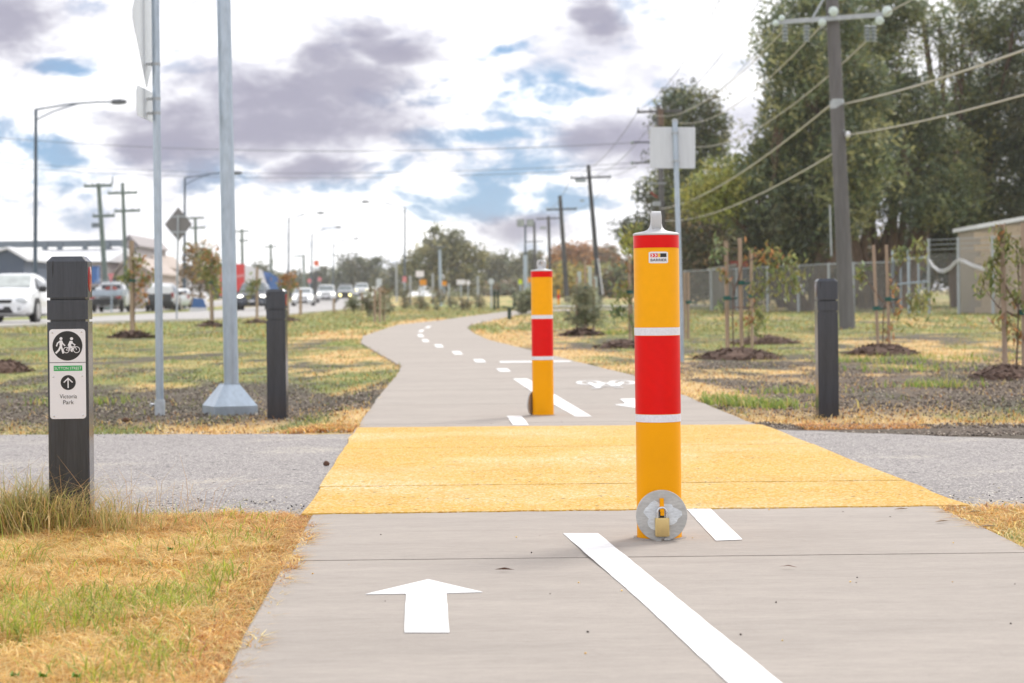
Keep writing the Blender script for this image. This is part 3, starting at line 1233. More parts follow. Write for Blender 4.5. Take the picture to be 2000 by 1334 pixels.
        for x, y in ((278, 124), (650, 120), (284, 698), (652, 694), (288, 1212), (660, 1206)):
            X0, Z0 = XZ(x, y)
            MB().lathe([(.0033, 0), (.0031, .0012), (.0018, .0022), (.0006, .0018)], 12, c=(X0, yf - .0025, Z0), axis='y').build('screw', M['steel'], sp, True)
    return t


pw1 = Vector(P(133, 1030, 7.27))
way_post((pw1.x, pw1.y + .07, .004), R(5.2), 'charcoal square post with white path sign, rising from a tall grass tuft', 1, True)
w2 = P(541, 815, 15.3)
way_post((w2.x, w2.y + .07, w2.z), R(-1), 'charcoal square post without a sign, beside the pyramid foot of the lamp column', 1, False)
w3 = P(1619, 812, 14.3)
way_post((w3.x, w3.y + .07, w3.z), R(0), 'charcoal square post without a sign, alone on the gravel near the staked saplings', -1, False)


# ------------------------------------------------------------------ galvanised sign pole with edge-on signs
def ptop(px0, py0, px1, py1, D):
    a, b = P(px0, py0, D), P(px1, py1, D)
    return a, b


sp0 = P(312.5, 808, 16.0)
t = thing('sign_pole', 'galvanised sign pole carrying a diamond and a small plate, both seen edge on', 'sign', sp0)
MB().tube([(0, 0, -.2), (0, 0, 4.6)], .0315, 20).build('pole', M['galv'], t, True)
sl = MB().lathe([(.041, -.1), (.041, .10), (.036, .115)], 20)
slv = sl.build('ground_sleeve', M['galvdull'], t, True)
MB().tube([(-.075, 0, .075), (.0, 0, .075)], .010, 8).box((-.072, 0, .075), (.012, .034, .034)).build('clamp_bolt', M['steel'], slv)
ang = R(180 - 78)


def edge_sign(poly, zc, name, m):
    """thin plate whose face looks away across the road"""
    mb_ = MB().plate([(a, b) for a, b in poly], -.0015, .0015)
    q = Matrix.Translation((-.078, .0, zc)) @ Matrix.Rotation(R(88.6), 4, 'Z')
    return mb_.xform(q).build(name, m, t)


zs = lambda y: float(P(312, y, 16.0).z - sp0.z)
zc = zs(43)
hd = .53
dm = [(0, -hd), (.03, -hd + .02)] + [(hd - .02, -.03), (hd - .02, .03), (.03, hd - .02), (-.03, hd - .02), (-hd + .02, .03), (-hd + .02, -.03), (-.03, -hd + .02)]
ds_ = edge_sign(dm, zc, 'diamond_sign', M['signback'])
zc2 = (zs(175) + zs(234)) / 2
h2 = (zs(175) - zs(234)) / 2
rc = edge_sign([(-.40, -h2 + .05), (-.35, -h2), (.38, -h2), (.40, -h2 + .02), (.40, h2 - .02), (.38, h2), (-.35, h2), (-.40, h2 - .05)], zc2, 'small_plate', M['signback'])
for y in (125, 193, 221):
    z = zs(y)
    MB().lathe([(.0345, z - .012), (.0345, z + .012)], 18).box((-.055, 0, z), (.045, .03, .02)).build('clamp_band', M['galvdull'], t, True)

# ------------------------------------------------------------------ lamp column foot in the verge
lp = P(449, 800, 16.1)
t = thing('lamp_column', 'thick galvanised lamp column on a folded pyramid foot cover', 'lamp post', (lp.x, lp.y, lp.z - .02))
q0 = lp
top = P(437, 0, 16.1) - lp
mid = P(452, 752, 16.1) - lp
dirn = (top - mid) / (top.z - mid.z)
pts = [mid + dirn * (zz - mid.z) for zz in (0.0, .2, 3.3, 7.0, 9.8)]
MB().tube(pts, [.062, .060, .056, .048, .042], 12).build('column', M['galv'], t, True)
arm_ = [pts[-1], pts[-1] + Vector((-.3, .2, .25)), pts[-1] + Vector((-1.6, 1.0, .45))]
MB().tube(arm_, .03, 8).build('arm', M['galv'], t, True)
MB().box(arm_[-1] + Vector((-.25, .15, 0)), (.6, .25, .1), R(-30)).build('lamp_head', M['lamphead'], t)
ft = MB()


def sqr(a, z, rz, off=(0, 0)):
    return [Vector((math.cos(rz + R(45) + i * math.pi / 2) * a * 1.414 + off[0], math.sin(rz + R(45) + i * math.pi / 2) * a * 1.414 + off[1], z)) for i in range(4)]


fr_ = R(24)
ft.rings([sqr(.180, -.03, fr_), sqr(.180, .055, fr_), sqr(.177, .057, fr_), sqr(.066, .225, fr_), sqr(.066, .232, fr_)])
ft.build('foot_cover', M['galv'], t)

# ------------------------------------------------------------------ square sign seen from behind
sg = G(1331, 708)
sg = Vector((P(1331, 708, 25).x, 25, float(zterr(2.1, 25)) - .03))
t = thing('road_sign', 'blank aluminium back of a square sign on a slim steel post', 'sign', sg)
tp = P(1318, 236, 25) - sg
MB().tube([(0, 0, -.1), (0, 0, .6), tp], .032, 16).build('post', M['galv'], t, True)
MB().lathe([(.034, 0), (.036, .012), (.03, .03), (.006, .036)], 14, c=(tp.x, tp.y, tp.z - .01)).build('post_cap', M['galvdull'], t, True)
c0, c1 = P(1269, 248, 25) - sg, P(1359, 328, 25) - sg
cx_, cz_ = (c0.x + c1.x) / 2, (c0.z + c1.z) / 2
w_, h_ = (c1.x - c0.x) / 2, (c0.z - c1.z) / 2
pan = MB().plate([(-w_ + .012, -h_), (w_ - .012, -h_), (w_, -h_ + .012), (w_, h_ - .012), (w_ - .012, h_), (-w_ + .012, h_), (-w_, h_ - .012), (-w_, -h_ + .012)], -.0015, .0015)
pn = pan.xform(Matrix.Translation((cx_, .038, cz_)) @ Matrix.Rotation(R(1.0), 4, 'Y')).build('panel', M['signback'], t)
for z in (cz_ + .18, cz_ - .17):
    MB().box((tp.x * z / tp.z, .0, z), (.082, .075, .022)).build('clamp', M['galvdull'], t)


# ------------------------------------------------------------------ vegetation helpers
def rand_unit(n):
    v = rng.normal(size=(n, 3))
    return v / np.linalg.norm(v, axis=1)[:, None]


def leaf_mesh(name, C, ln, wd, cols, parent, m, droop=.5, kind=True):
    """each leaf is a bent rhombus: two quads' worth of real blade"""
    n = len(C)
    d = rand_unit(n)
    d[:, 2] = d[:, 2] * .6 - droop
    d /= np.linalg.norm(d, axis=1)[:, None]
    s = np.cross(d, rand_unit(n))
    s /= np.linalg.norm(s, axis=1)[:, None] + 1e-9
    L = ln * (.6 + .8 * rng.random((n, 1)))
    W = wd * (.6 + .8 * rng.random((n, 1)))
    a = C - d * L * .5
    b = C + s * W * .5
    c = C + d * L * .5
    e = C - s * W * .5
    Vv = np.stack([a, b, c, e], 1).reshape(-1, 3)
    Q = np.arange(n * 4).reshape(n, 4)
    o = arrays_object(name, Vv, Q, m, parent, np.repeat(cols, 4, 0))
    if kind:
        o['kind'] = 'stuff'
    return o


def limb(mb, a, b, r0, r1, n=6, seg=5, wig=.08, rise=0.0):
    a, b = Vector(a), Vector(b)
    L = (b - a).length
    pts, rs = [], []
    for k in range(seg + 1):
        t_ = k / seg
        p = a + (b - a) * t_
        p.z += rise * L * math.sin(math.pi * t_)
        if 0 < k < seg:
            p += Vector((random.uniform(-1, 1), random.uniform(-1, 1), random.uniform(-.5, .5))) * wig * L
        pts.append(p)
        rs.append(r0 + (r1 - r0) * t_)
    mb.tube(pts, rs, n)
    return pts


def crown(blobs, per_m2, clump, spread, pal, tone=.0, D0=80):
    """clumped leaf positions and colours through the volume of a set of ellipsoids"""
    Cs, Ks = [], []
    for b in blobs:
        c, rx, ry, rz = b[:4]
        pal_ = b[4] if len(b) > 4 else pal
        area = math.pi * rx * rz
        n = max(60, int(area * per_m2))
        nc = max(6, n // clump)
        q = rand_unit(nc)
        rad = .45 + .6 * rng.random((nc, 1)) ** .7
        cc = q * rad
        bumpy = 1 + .28 * (vnoise(q[:, 0] * 2.5 + c[0], q[:, 2] * 2.5 + q[:, 1] * 2 + c[2])[:, None] - .5)
        cc = cc * bumpy * np.array([rx, ry, rz]) + np.array(c)
        size = spread * (.5 + 1.0 * rng.random((nc, 1)))
        k = rng.integers(0, nc, n)
        pts = cc[k] + np.clip(rng.normal(size=(n, 3)), -1.5, 1.5) * size[k] * np.array([1, 1, .7])
        cp = np.array(pal_)
        kc = cp[rng.integers(0, len(cp), nc)]
        tn = .55 + .8 * rng.random((nc, 1))
        Cs.append(pts)
        Ks.append(np.clip(kc * tn, .004, .9)[k])
    return np.concatenate(Cs), np.concatenate(Ks)


EUC = [S(122, 132, 90), S(104, 118, 84), S(138, 142, 96), S(110, 124, 102), S(152, 150, 100)]
EUCD = [S(84, 92, 70), S(98, 102, 72), S(76, 86, 68), S(112, 106, 76)]
EUCY = [S(160, 164, 78), S(168, 162, 84), S(142, 150, 80)]
BRN = [S(134, 114, 86), S(118, 102, 80), S(148, 126, 90), S(110, 106, 84)]
PINE = [S(104, 112, 92), S(118, 122, 98), S(110, 118, 102), S(130, 128, 100)]
AUT = [S(172, 128, 88), S(158, 118, 90), S(188, 142, 84), S(144, 118, 96)]
AUTY = [S(192, 170, 88), S(170, 162, 90), S(152, 150, 90)]


def tree(name, label, base_px, D, blobs, stems, pal, density, leaf, group=None, bark='bark', depth=.85, r0=.25, clump=45, spread=.42):
    b = GX(base_px, D)
    t = thing(name, label, 'tree', b, 0, group)
    k = D / FPX
    bl = []
    for x in blobs:
        q = P(x[0], x[1], D + (x[4] if len(x) > 4 and x[4] is not None else random.uniform(-1.5, 1.5)))
        e = ((q.x, q.y, q.z), x[2] * k, max(x[2], x[3]) * k * depth, x[3] * k)
        bl.append(e + ((x[5],) if len(x) > 5 else ()))
    mb = MB()
    nst = len(stems)
    for i, (bx, tx, ty) in enumerate(stems):
        p0 = GX(bx, D)
        p0.z -= .1
        p1 = P(tx, ty, D + random.uniform(-.8, .8))
        limb(mb, p0, p1, r0 * random.uniform(.8, 1.1), r0 * .35, 8, 6, .03)
    for e in bl:
        c = Vector(e[0])
        best = min(range(nst), key=lambda i: abs(P(stems[i][1], stems[i][2], D).x - c.x) + .3 * abs(P(stems[i][1], stems[i][2], D).z - c.z))
        bx, tx, ty = stems[best]
        f_ = random.uniform(.35, .75)
        a = GX(bx, D) * (1 - f_) + P(tx, ty, D) * f_
        pts = limb(mb, a, c, r0 * .4, r0 * .10, 6, 5, .05, .05)
        for _ in range(5):
            tip = c + Vector((random.uniform(-1, 1) * e[1], random.uniform(-1, 1) * e[2], random.uniform(-.7, 1) * e[3])) * .85
            limb(mb, pts[random.choice((2, 3, 4))], tip, r0 * .13, r0 * .04, 5, 4, .06, .04)
    mb.build('trunk', M[bark], t, True, world=True)
    C, K = crown(bl, density, clump, spread, pal)
    leaf_mesh('crown', C, leaf[0], leaf[1], K, t, M['leaf'])
    return t


# big gums behind the yard fence
GG = 'tall gums behind the chain link fence'
L1 = (.30, .085)
tree('gum_tree', 'tall dark gum behind the fence, its crown reaching out over the small grey hut', 1585, 79,
     [(1600, 40, 85, 80), (1560, 130, 62, 70), (1640, 170, 85, 80), (1570, 260, 85, 70), (1655, 300, 90, 80), (1520, 320, 75, 60), (1600, 400, 90, 70), (1490, 395, 75, 55), (1430, 360, 55, 40, None, EUCY), (1395, 385, 48, 45, None, EUCY), (1545, 470, 75, 55, None, EUCD), (1530, 60, 35, 45), (1525, 200, 30, 40)],
     [(1590, 1600, 60), (1600, 1660, 260), (1575, 1480, 380), (1560, 1390, 350)], EUC, 640, L1, GG, r0=.28)
tree('gum_tree', 'tall many stemmed gum behind the fence, right behind the timber power pole', 1720, 86,
     [(1730, 20, 75, 70), (1700, 120, 75, 70), (1770, 210, 80, 60), (1700, 240, 70, 60), (1730, 330, 90, 60, None, EUCY + EUC), (1810, 300, 80, 60), (1670, 390, 70, 50), (1800, 400, 60, 40), (1850, 370, 60, 55)],
     [(1690, 1640, 330), (1702, 1665, 260), (1715, 1700, 120), (1730, 1730, 30), (1738, 1770, 200), (1745, 1800, 250), (1752, 1830, 330), (1760, 1870, 290)], EUC, 600, L1, GG, r0=.30)
tree('gum_tree', 'tall gum with open ragged crown behind the concrete block shed', 1885, 90,
     [(1895, 30, 42, 42), (1835, 50, 26, 30), (1865, 110, 30, 34), (1940, 70, 45, 45), (1985, 30, 36, 36), (1965, 140, 60, 55), (1890, 200, 65, 55), (1960, 240, 80, 60), (1900, 300, 70, 55, None, EUC + AUTY), (1970, 350, 80, 70), (1880, 400, 75, 55), (1950, 440, 80, 45, None, EUCD), (1830, 470, 60, 45, None, EUCD)],
     [(1870, 1800, 20), (1890, 1880, 80), (1905, 1960, 180), (1900, 1930, 330)], EUC, 500, L1, GG, r0=.30)
tree('gum_tree', 'tall dense gum rising past the far end of the concrete block shed', 2070, 88,
     [(2060, 20, 55, 70), (2090, 160, 90, 90), (2030, 260, 70, 80), (2100, 330, 90, 90), (2040, 410, 70, 70)],
     [(2060, 2040, 60), (2080, 2100, 200)], EUCD, 560, L1, GG, r0=.28)
tree('dark_shrub_tree', 'dark tangled low tree behind the small grey hut', 1440, 96,
     [(1370, 450, 55, 60), (1430, 470, 60, 60), (1490, 490, 60, 60), (1400, 530, 60, 50), (1470, 550, 60, 45), (1350, 540, 45, 50)],
     [(1430, 1400, 440), (1470, 1490, 480), (1530, 1430, 420)], BRN + EUCD, 620, L1, None, r0=.22)
tree('dark_shrub_tree', 'dark understorey tree filling the gap behind the timber power pole', 1620, 97,
     [(1560, 520, 60, 55), (1630, 510, 60, 55), (1700, 520, 60, 60), (1770, 510, 55, 60), (1840, 510, 55, 60), (1900, 520, 45, 55)],
     [(1600, 1560, 500), (1680, 1640, 480), (1740, 1760, 470), (1800, 1850, 470)], BRN + EUCD, 560, L1, None, r0=.2)
tree('gum_tree', 'slender gum with rounded crown behind the square sign', 1300, 118,
     [(1352, 215, 55, 42), (1395, 265, 30, 45), (1310, 240, 32, 40), (1340, 300, 62, 48), (1285, 375, 38, 42), (1345, 390, 60, 50), (1300, 450, 45, 45), (1375, 450, 50, 50), (1262, 470, 30, 38), (1228, 455, 20, 30), (1330, 520, 60, 50, None, BRN), (1270, 530, 40, 40, None, EUCD)],
     [(1295, 1340, 240), (1305, 1370, 300), (1290, 1270, 440)], EUCD + EUC, 420, (.34, .105), None, r0=.26)
L3 = (.62, .26)
tree('spreading_tree', 'broad rounded evergreen standing alone beyond the bend of the path', 862, 275,
     [(850, 466, 26, 18), (885, 470, 26, 18), (862, 490, 48, 20), (840, 515, 50, 24), (895, 515, 48, 26), (815, 535, 36, 22), (870, 545, 55, 25), (915, 545, 32, 22), (910, 487, 24, 12), (938, 505, 12, 14)],
     [(860, 850, 480), (866, 890, 490)], [S(140, 140, 102), S(124, 128, 94), S(152, 148, 108), S(112, 118, 90)], 85, L3, None, r0=.5, spread=.6, clump=40)
# tree line across the far end
FT = 'far tree line beyond the road'
far_specs = [
    ('dense far pine beside the orange and white totem', 690, 380, [(690, 520, 26, 20), (672, 540, 24, 22), (712, 535, 22, 24), (690, 560, 40, 22), (735, 515, 12, 14), (728, 540, 20, 20)], PINE),
    ('low far pine behind the line of oncoming cars', 640, 400, [(640, 540, 28, 18), (610, 548, 22, 16), (655, 560, 34, 16), (625, 566, 34, 14)], PINE),
    ('round far tree behind the oncoming white hatchback', 575, 410, [(575, 545, 24, 18), (550, 552, 22, 15), (590, 560, 26, 16), (560, 566, 30, 14)], PINE),
    ('far tree rising above the parked truck', 505, 390, [(500, 530, 18, 13), (518, 528, 16, 11), (530, 548, 22, 16), (500, 556, 30, 18)], PINE),
    ('far tree in the gap between the pine and the broad evergreen', 772, 390, [(780, 530, 20, 18), (762, 548, 22, 18), (795, 545, 26, 24), (775, 565, 30, 16)], PINE),
    ('domed far tree next to the broad evergreen', 975, 380, [(972, 505, 26, 12), (960, 525, 34, 18), (990, 525, 26, 22), (965, 550, 40, 24), (945, 505, 14, 10)], PINE),
    ('domed far tree behind the floodlight mast', 1040, 370, [(1040, 505, 24, 14), (1020, 525, 26, 20), (1055, 525, 26, 20), (1040, 550, 40, 24)], PINE),
    ('autumn brown far tree beside the leaning pole', 1110, 300, [(1110, 500, 26, 20), (1090, 520, 26, 22), (1130, 515, 28, 22), (1110, 545, 42, 26), (1140, 490, 16, 12)], AUT),
    ('rust coloured far tree behind the leaning pole', 1190, 310, [(1190, 500, 24, 14), (1170, 515, 28, 20), (1210, 520, 26, 20), (1190, 545, 40, 28), (1160, 495, 18, 12)], AUT + BRN),
    ('yellow green far tree behind the row of staked shrubs', 1130, 240, [(1120, 540, 34, 20), (1150, 545, 28, 22), (1090, 548, 26, 20), (1125, 565, 46, 18)], AUTY),
    ('olive far bush below the rust coloured tree', 1205, 220, [(1200, 540, 24, 22), (1225, 545, 24, 24), (1185, 555, 26, 22), (1210, 570, 34, 18)], EUC + BRN),
    ('low hedge like far tree behind the path lights', 920, 330, [(900, 575, 40, 16), (950, 573, 40, 18), (990, 572, 34, 20), (1020, 568, 30, 20)], BRN + PINE),
    ('brown autumn street tree by the far carriageway', 392, 130, [(385, 500, 20, 24), (405, 515, 26, 24), (380, 535, 22, 20), (412, 540, 26, 22), (395, 485, 14, 16)], [S(150, 120, 62), S(170, 120, 60), S(112, 112, 60), S(130, 104, 66)]),
    ('dark bare limbed street tree behind the autumn tree', 376, 170, [(376, 525, 22, 26), (372, 550, 26, 22), (395, 548, 24, 20)], BRN),
    ('dark far hedge tree behind the truck', 450, 300, [(440, 570, 40, 14), (500, 572, 50, 14), (560, 574, 40, 12)], PINE),
]
for lab, bx, D, bl, pal in far_specs:
    near_ = D < 200
    tree('far_tree', lab, bx, D, bl, [(bx, bx + random.uniform(-4, 4), bl[0][1])], pal, 120 if near_ else 60 if D > 300 else 80, (.34, .13) if near_ else (.75, .34), FT, 'greybark', r0=.12 if near_ else .35,
         spread=.32 if near_ else .7, clump=28, depth=.7)


# ------------------------------------------------------------------ power poles and lines
def power_pole(label, base_px, D, top_px, z_top, arms, mat_, r0=.16, r1=.11, group=None, base_z=None, extra=None):
    b = GX(base_px, D)
    t = thing('power_pole', label, 'power pole', b, 0, group)
    a, _ = ray(top_px, CY)
    k = (top_px - CX) / FPX * D
    tp = Vector((k - b.x, 0, z_top - b.z))
    MB().tube([(0, 0, -.3), tp * .5, tp], [r0, (r0 + r1) / 2, r1], 12).build('pole', mat_, t, True)
    for z, x0, x1, th in arms:
        f_ = (z - b.z) / (z_top - b.z)
        c = tp * f_
        sl = (x1 - x0)
        ar = MB().box(c + Vector(((x0 + x1) / 2, -.12, 0)), (sl, th, th * 1.2), M4=Matrix.Rotation(R(-1.2), 4, 'Y'))
        ao = ar.build('crossarm', M['polewood'] if mat_ is M['polewood'] else mat_, t)
        for xx in ([x0 + .06, x0 + sl * .3, x1 - sl * .3, x1 - .06] if sl > 1.5 else [x0 + .05, x1 - .05]):
            MB().lathe([(.03, .0), (.05, .04), (.03, .07), (.05, .10), (.02, .15)], 8, c=c + Vector((xx, -.12, th * .6))).build('insulator', M['porcelain'], ao, True)
    if extra:
        extra(t, tp, b)
    return t, b, tp


def wire(label, a, b, sag, r=.016, m='wire', group='overhead lines'):
    a, b = Vector(a), Vector(b)
    pts = []
    n = 22
    for k in range(n + 1):
        t_ = k / n
        p = a + (b - a) * t_
        p.z -= 4 * sag * t_ * (1 - t_)
        pts.append(p - a)
    o = MB().tube(pts, r * .78, 6).build('overhead_wire', M[m], None, True)
    o.location = a
    tag(o, label, 'cable', group)
    return o


# the near timber pole, with pale glass discs on its crossarm
b0 = P(1655, 640, 43)
b0 = Vector((b0.x, 43, float(zterr(b0.x, 43))))
tp1 = P(1625, 0, 43)
t = thing('power_pole', 'thick weathered timber pole with pale glass disc insulators, leaning', 'power pole', b0)
ax = (tp1 - b0) / (tp1.z - b0.z)
PT = lambda z: ax * (z - b0.z)
MB().tube([PT(b0.z - .3), PT(3), PT(7), PT(10.2)], [.178, .162, .138, .122], 18).build('pole', M['polewood'], t, True)
ca = P(1515, 46, 43) - b0
cb = P(1735, 30, 43) - b0
mid_ = (ca + cb) / 2
arm = MB().box(mid_ + Vector((0, -.18, 0)), ((cb - ca).length, .09, .10), M4=Matrix.Rotation(-math.atan2(cb.z - ca.z, cb.x - ca.x), 4, 'Y'))
armo = arm.build('crossarm', M['galvdull'], t)
MB().tube([ca * .68 + cb * .32 + Vector((0, -.2, .05)), PT(7.6) + Vector((0, -.13, 0))], .025, 6).build('brace', M['galvdull'], armo)
for px, py, rr in ((1515, 45, .16), (1527, 35, .15), (1628, 22, .24), (1606, 44, .20), (1733, 22, .26), (1718, 40, .22)):
    c = P(px, py, 42.75) - b0
    rr *= .85
    MB().lathe([(.02, -.06), (rr * .5, -.03), (rr * .52, .0), (rr * .35, .03), (.02, .05)], 18, c=c, axis='y').build('glass_insulator', M['glassins'], armo, True)
for px in (1533, 1575, 1694, 1706):
    c = P(px, 44, 42.8) - b0
    pr_ = []
    for k in range(5):
        pr_ += [(.035, -.06 - k * .08), (.085, -.09 - k * .08)]
    MB().lathe(pr_[::-1], 12, c=c).build('insulator_string', M['porcelain'], armo, True)
up_ = MB().box(PT(9.6) + Vector((0, -.17, 0)), (2.4, .1, .12)).build('crossarm', M['polewood'], t)
for y, hh in ((203, .10), (262, .08)):
    z = float(P(1640, y, 43).z)
    MB().lathe([(.150, -hh), (.152, hh)], 18, c=PT(z)).build('steel_band', M['galvdull'], t, True)
ci = P(1655, 263, 42.9) - b0
MB().lathe([(.03, -.05), (.075, -.02), (.075, .03), (.04, .06)], 14, c=ci, axis='x').build('shackle_insulator', M['signwhite'], t, True)
MB().tube([P(1621, 400, 42.8) - b0, P(1624, 500, 42.8) - b0], .02, 6).build('conduit', M['galvdull'], t)


def p2extra(t, tp, b):
    c = P(1283, 398, 94.6) - b
    MB().box(c, (.35, .25, .22)).build('junction_box', M['galvdull'], t)
    MB().tube([P(1270, 375, 94.6) - b, P(1284, 386, 94.6) - b], .05, 6).build('stay', M['rust'], t)
    MB().box(P(1283, 358, 94.6) - b, (.9, .08, .06)).build('bracket', M['galvdull'], t)
    MB().tube([P(1290, 212, 94.8) - b, P(1292, 245, 94.8) - b], .14, 8).build('pole_band', M['bark'], t)
    for y in (278, 318):
        MB().box(P(1255, y, 94.8) - b, (1.1, .06, .07)).build('side_arm', M['poledark'], t)
        MB().lathe([(.03, -.1), (.09, -.05), (.09, .05), (.03, .08)], 8, c=P(1235, y, 94.8) - b).build('insulator', M['porcelain'], t, True)


z2 = float(P(1290, 205, 95).z)
power_pole('dark timber pole hidden behind the square sign, with stacked side arms', 1300, 95, 1290, z2, [(float(P(1290, 218, 95).z), -1.05, 1.1, .1)], M['polewood'], extra=p2extra)


def boxes3(t, tp, b):
    MB().box(P(1134, 353, 134.7) - b, (.75, .3, .22)).build('transformer', M['porcelain'], t)
    MB().box(P(1137, 392, 134.8) - b, (.28, .2, .12)).build('switch_box', M['porcelain'], t)
    MB().tube([P(1178, 575, 134.6) - b, P(1168, 505, 134.6) - b], .05, 6).build('conduit', M['signwhite'], t)


power_pole('leaning dark timber pole with a small transformer beside its crossarm', 1173, 135, 1152, float(P(1152, 322, 135).z), [(float(P(1152, 347, 135).z), -1.3, 1.45, .11)], M['poledark'], .19, .13, extra=boxes3)
power_pole('straight dark timber pole with one long crossarm', 1108, 182, 1096, float(P(1096, 382, 182).z), [(float(P(1096, 409, 182).z), -1.35, 1.45, .13)], M['poledark'], .24, .17)


def boxes5(t, tp, b):
    MB().box(P(1061, 445, 219.6) - b, (.7, .3, .3)).build('transformer', M['porcelain'], t)


power_pole('slim far dark pole next to the floodlight mast, with a hanging box', 1076, 220, 1073, float(P(1073, 422, 220).z), [(float(P(1073, 427, 220).z), -1.35, 1.3, .12)], M['poledark'], .2, .15, extra=boxes5)
power_pole('slim farthest dark pole right behind the floodlight heads', 1047, 258, 1045, float(P(1045, 433, 258).z), [(float(P(1045, 472, 258).z), -1.2, 1.2, .1)], M['poledark'], .2, .15)

# lines from the near pole to the next and back over the reserve
W = P
wire('pale cable from the near pole band sagging to the hidden pole', W(1622, 205, 43), W(1290, 408, 95), .45, .024)
wire('lower pale cable sagging from the near pole to the hidden pole', W(1632, 297, 43), W(1300, 431, 95), .42, .022)
wire('pale cable from the glass discs to the hidden pole side arm', W(1703, 70, 42.8), W(1332, 282, 95), .9, .02)
wire('pale cable from the crossarm centre to the hidden pole crossarm', W(1600, 55, 42.8), W(1312, 236, 95), .8, .018)
wire('pale cable from the crossarm end to the hidden pole crossarm', W(1530, 60, 42.8), W(1262, 219, 95), .8, .016)
za = P(1640, 203, 43)
wire('thick pale cable rising from the steel band over the block shed', za + Vector((.1, 0, 0)), (za.x + .9, -9, za.z + .1), .85, .024)
zb = P(1660, 263, 43)
wire('twisted pale cable rising from the white insulator over the block shed', zb, (zb.x + .8, -9, zb.z), .75, .02)
zcx = P(1733, 25, 42.8)
wire('cable running back overhead from the glass disc crossarm end', zcx, (zcx.x + .3, -9, zcx.z), .6, .018)
for i, (dx, px2) in enumerate(((-1.1, 1247), (0.05, 1290), (1.1, 1338))):
    a = b0 + PT(9.7) + Vector((dx, -.15, .1))
    wire('thin high wire between the tops of the near and hidden poles', a, W(px2, 215, 95), .9, .017, 'wiredark', 'high wires between the first two poles')
for px2, px3 in ((1247, 1116), (1290, 1152), (1338, 1192)):
    wire('thin high wire between the hidden pole and the leaning pole', W(px2, 216, 95), W(px3, 344, 135), .7, .020, 'wiredark', 'high wires beyond the hidden pole')
for px3, px4 in ((1116, 1069), (1192, 1127)):
    wire('thin wire between the leaning pole and the straight pole', W(px3, 345, 135), W(px4, 407, 182), .6, .024, 'wiredark', 'high wires beyond the leaning pole')
wire('upper single wire crossing high over the road', W(-300, 238, 118), W(1236, 279, 95), .95, .024, 'wiredark')
for dy in (0, 9):
    wire('one of the paired lower wires crossing over the road', W(-300, 288 + dy, 118), W(1245, 318 + dy, 95), .95, .018, 'wiredark', 'paired wires over the road')

# poles beyond the road
PG = 'greenish poles beyond the road'


def armsX(top, D, lst):
    return [(float(P(top, y, D).z), x0 * D / FPX, x1 * D / FPX, .16) for y, x0, x1 in lst]


def leftbox(t, tp, b):
    MB().box(P(186, 440, 139.7) - b, (.45, .3, .32)).build('transformer', M['beam'], t)
    MB().box(P(220, 352, 139.8) - b, (.09, .09, .5)).build('pin', M['beam'], t)


power_pole('leaning greenish pole with a box, in front of the long shed', 210, 140, 195, float(P(196, 358, 140).z), armsX(196, 140, [(363, -28, 27), (422, -15, 28)]), M['polegreen'], .2, .15, extra=leftbox)
power_pole('greenish pole with bracket crossarms near the gabled building', 248, 150, 242, float(P(242, 357, 150).z), armsX(242, 150, [(377, -29, 29), (412, -17, 33)]), M['polegreen'], .17, .13)
power_pole('greenish pole rising behind the brown street tree', 386, 215, 383, float(P(383, 424, 215).z), armsX(383, 215, [(426, -16, 18), (445, -10, 20)]), M['polegreen'], .2, .16)
power_pole('greenish pole above the parked truck', 475, 260, 474, float(P(474, 447, 260).z), armsX(474, 260, [(452, -12, 14), (470, -6, 12)]), M['polegreen'], .22, .17)
power_pole('greenish pole left of the round far tree', 531, 300, 530, float(P(530, 476, 300).z), armsX(530, 300, [(482, -12, 12)]), M['polegreen'], .24, .18)
power_pole('small greenish pole behind the dark four wheel drive', 595, 340, 594, float(P(594, 498, 340).z), armsX(594, 340, [(500, -20, 3)]), M['polegreen'], .24, .18)


# ------------------------------------------------------------------ street lights
def street_light(label, px, ytop, D, tipx, tipy, group='road lights'):
    b = GX(px, D)
    t = thing('street_light', label, 'street light', b, 0, group)
    tp = P(px, ytop, D) - b
    tip = P(tipx, tipy, D) - b
    MB().tube([(0, 0, -.2), (0, 0, 3), Vector((tp.x * .5, 0, tp.z * .6)), tp], [.13, .11, .095, .075], 10).build('column', M['lamppole'], t, True)
    s_ = 1 if tip.x > tp.x else -1
    a = [tp + Vector((0, 0, -.02)), tp + Vector(((tip.x - tp.x) * .45, 0, (tip.z - tp.z) * .75)), tp + Vector(((tip.x - tp.x) * .8, 0, (tip.z - tp.z) * 1.02)), tip]
    MB().tube(a, .045, 6).build('arm', M['lamppole'], t, True)
    st = tp + Vector((0, 0, -.55))
    MB().tube([st, st + Vector(((tip.x - tp.x) * .22, 0, .42)), a[1] + Vector(((tip.x - tp.x) * .08, 0, .0))], .035, 6).build('strut', M['lamppole'], t, True)
    MB().lathe([(.03, -.42), (.13, -.3), (.15, .05), (.10, .36), (.03, .42)], 8, c=tip + Vector((s_ * .25, 0, 0)), axis='x').build('lamp_head', M['lamphead'], t, True)
    return t


street_light('tall road light standing behind the oncoming white sedan', 70, 213, 100, 222, 199)
street_light('road light rising beside the grey diamond sign', 361, 347, 150, 456, 338)
street_light('road light above the oncoming dark four wheel drive', 564, 425, 225, 622, 416)
street_light('road light above the oncoming white hatchback', 609, 456, 272, 657, 444)
street_light('farthest road light above the oncoming pale wagon', 651, 476, 320, 693, 466)
street_light('road light whose arm reaches out over the oncoming lane', 791, 405, 215, 718, 394)

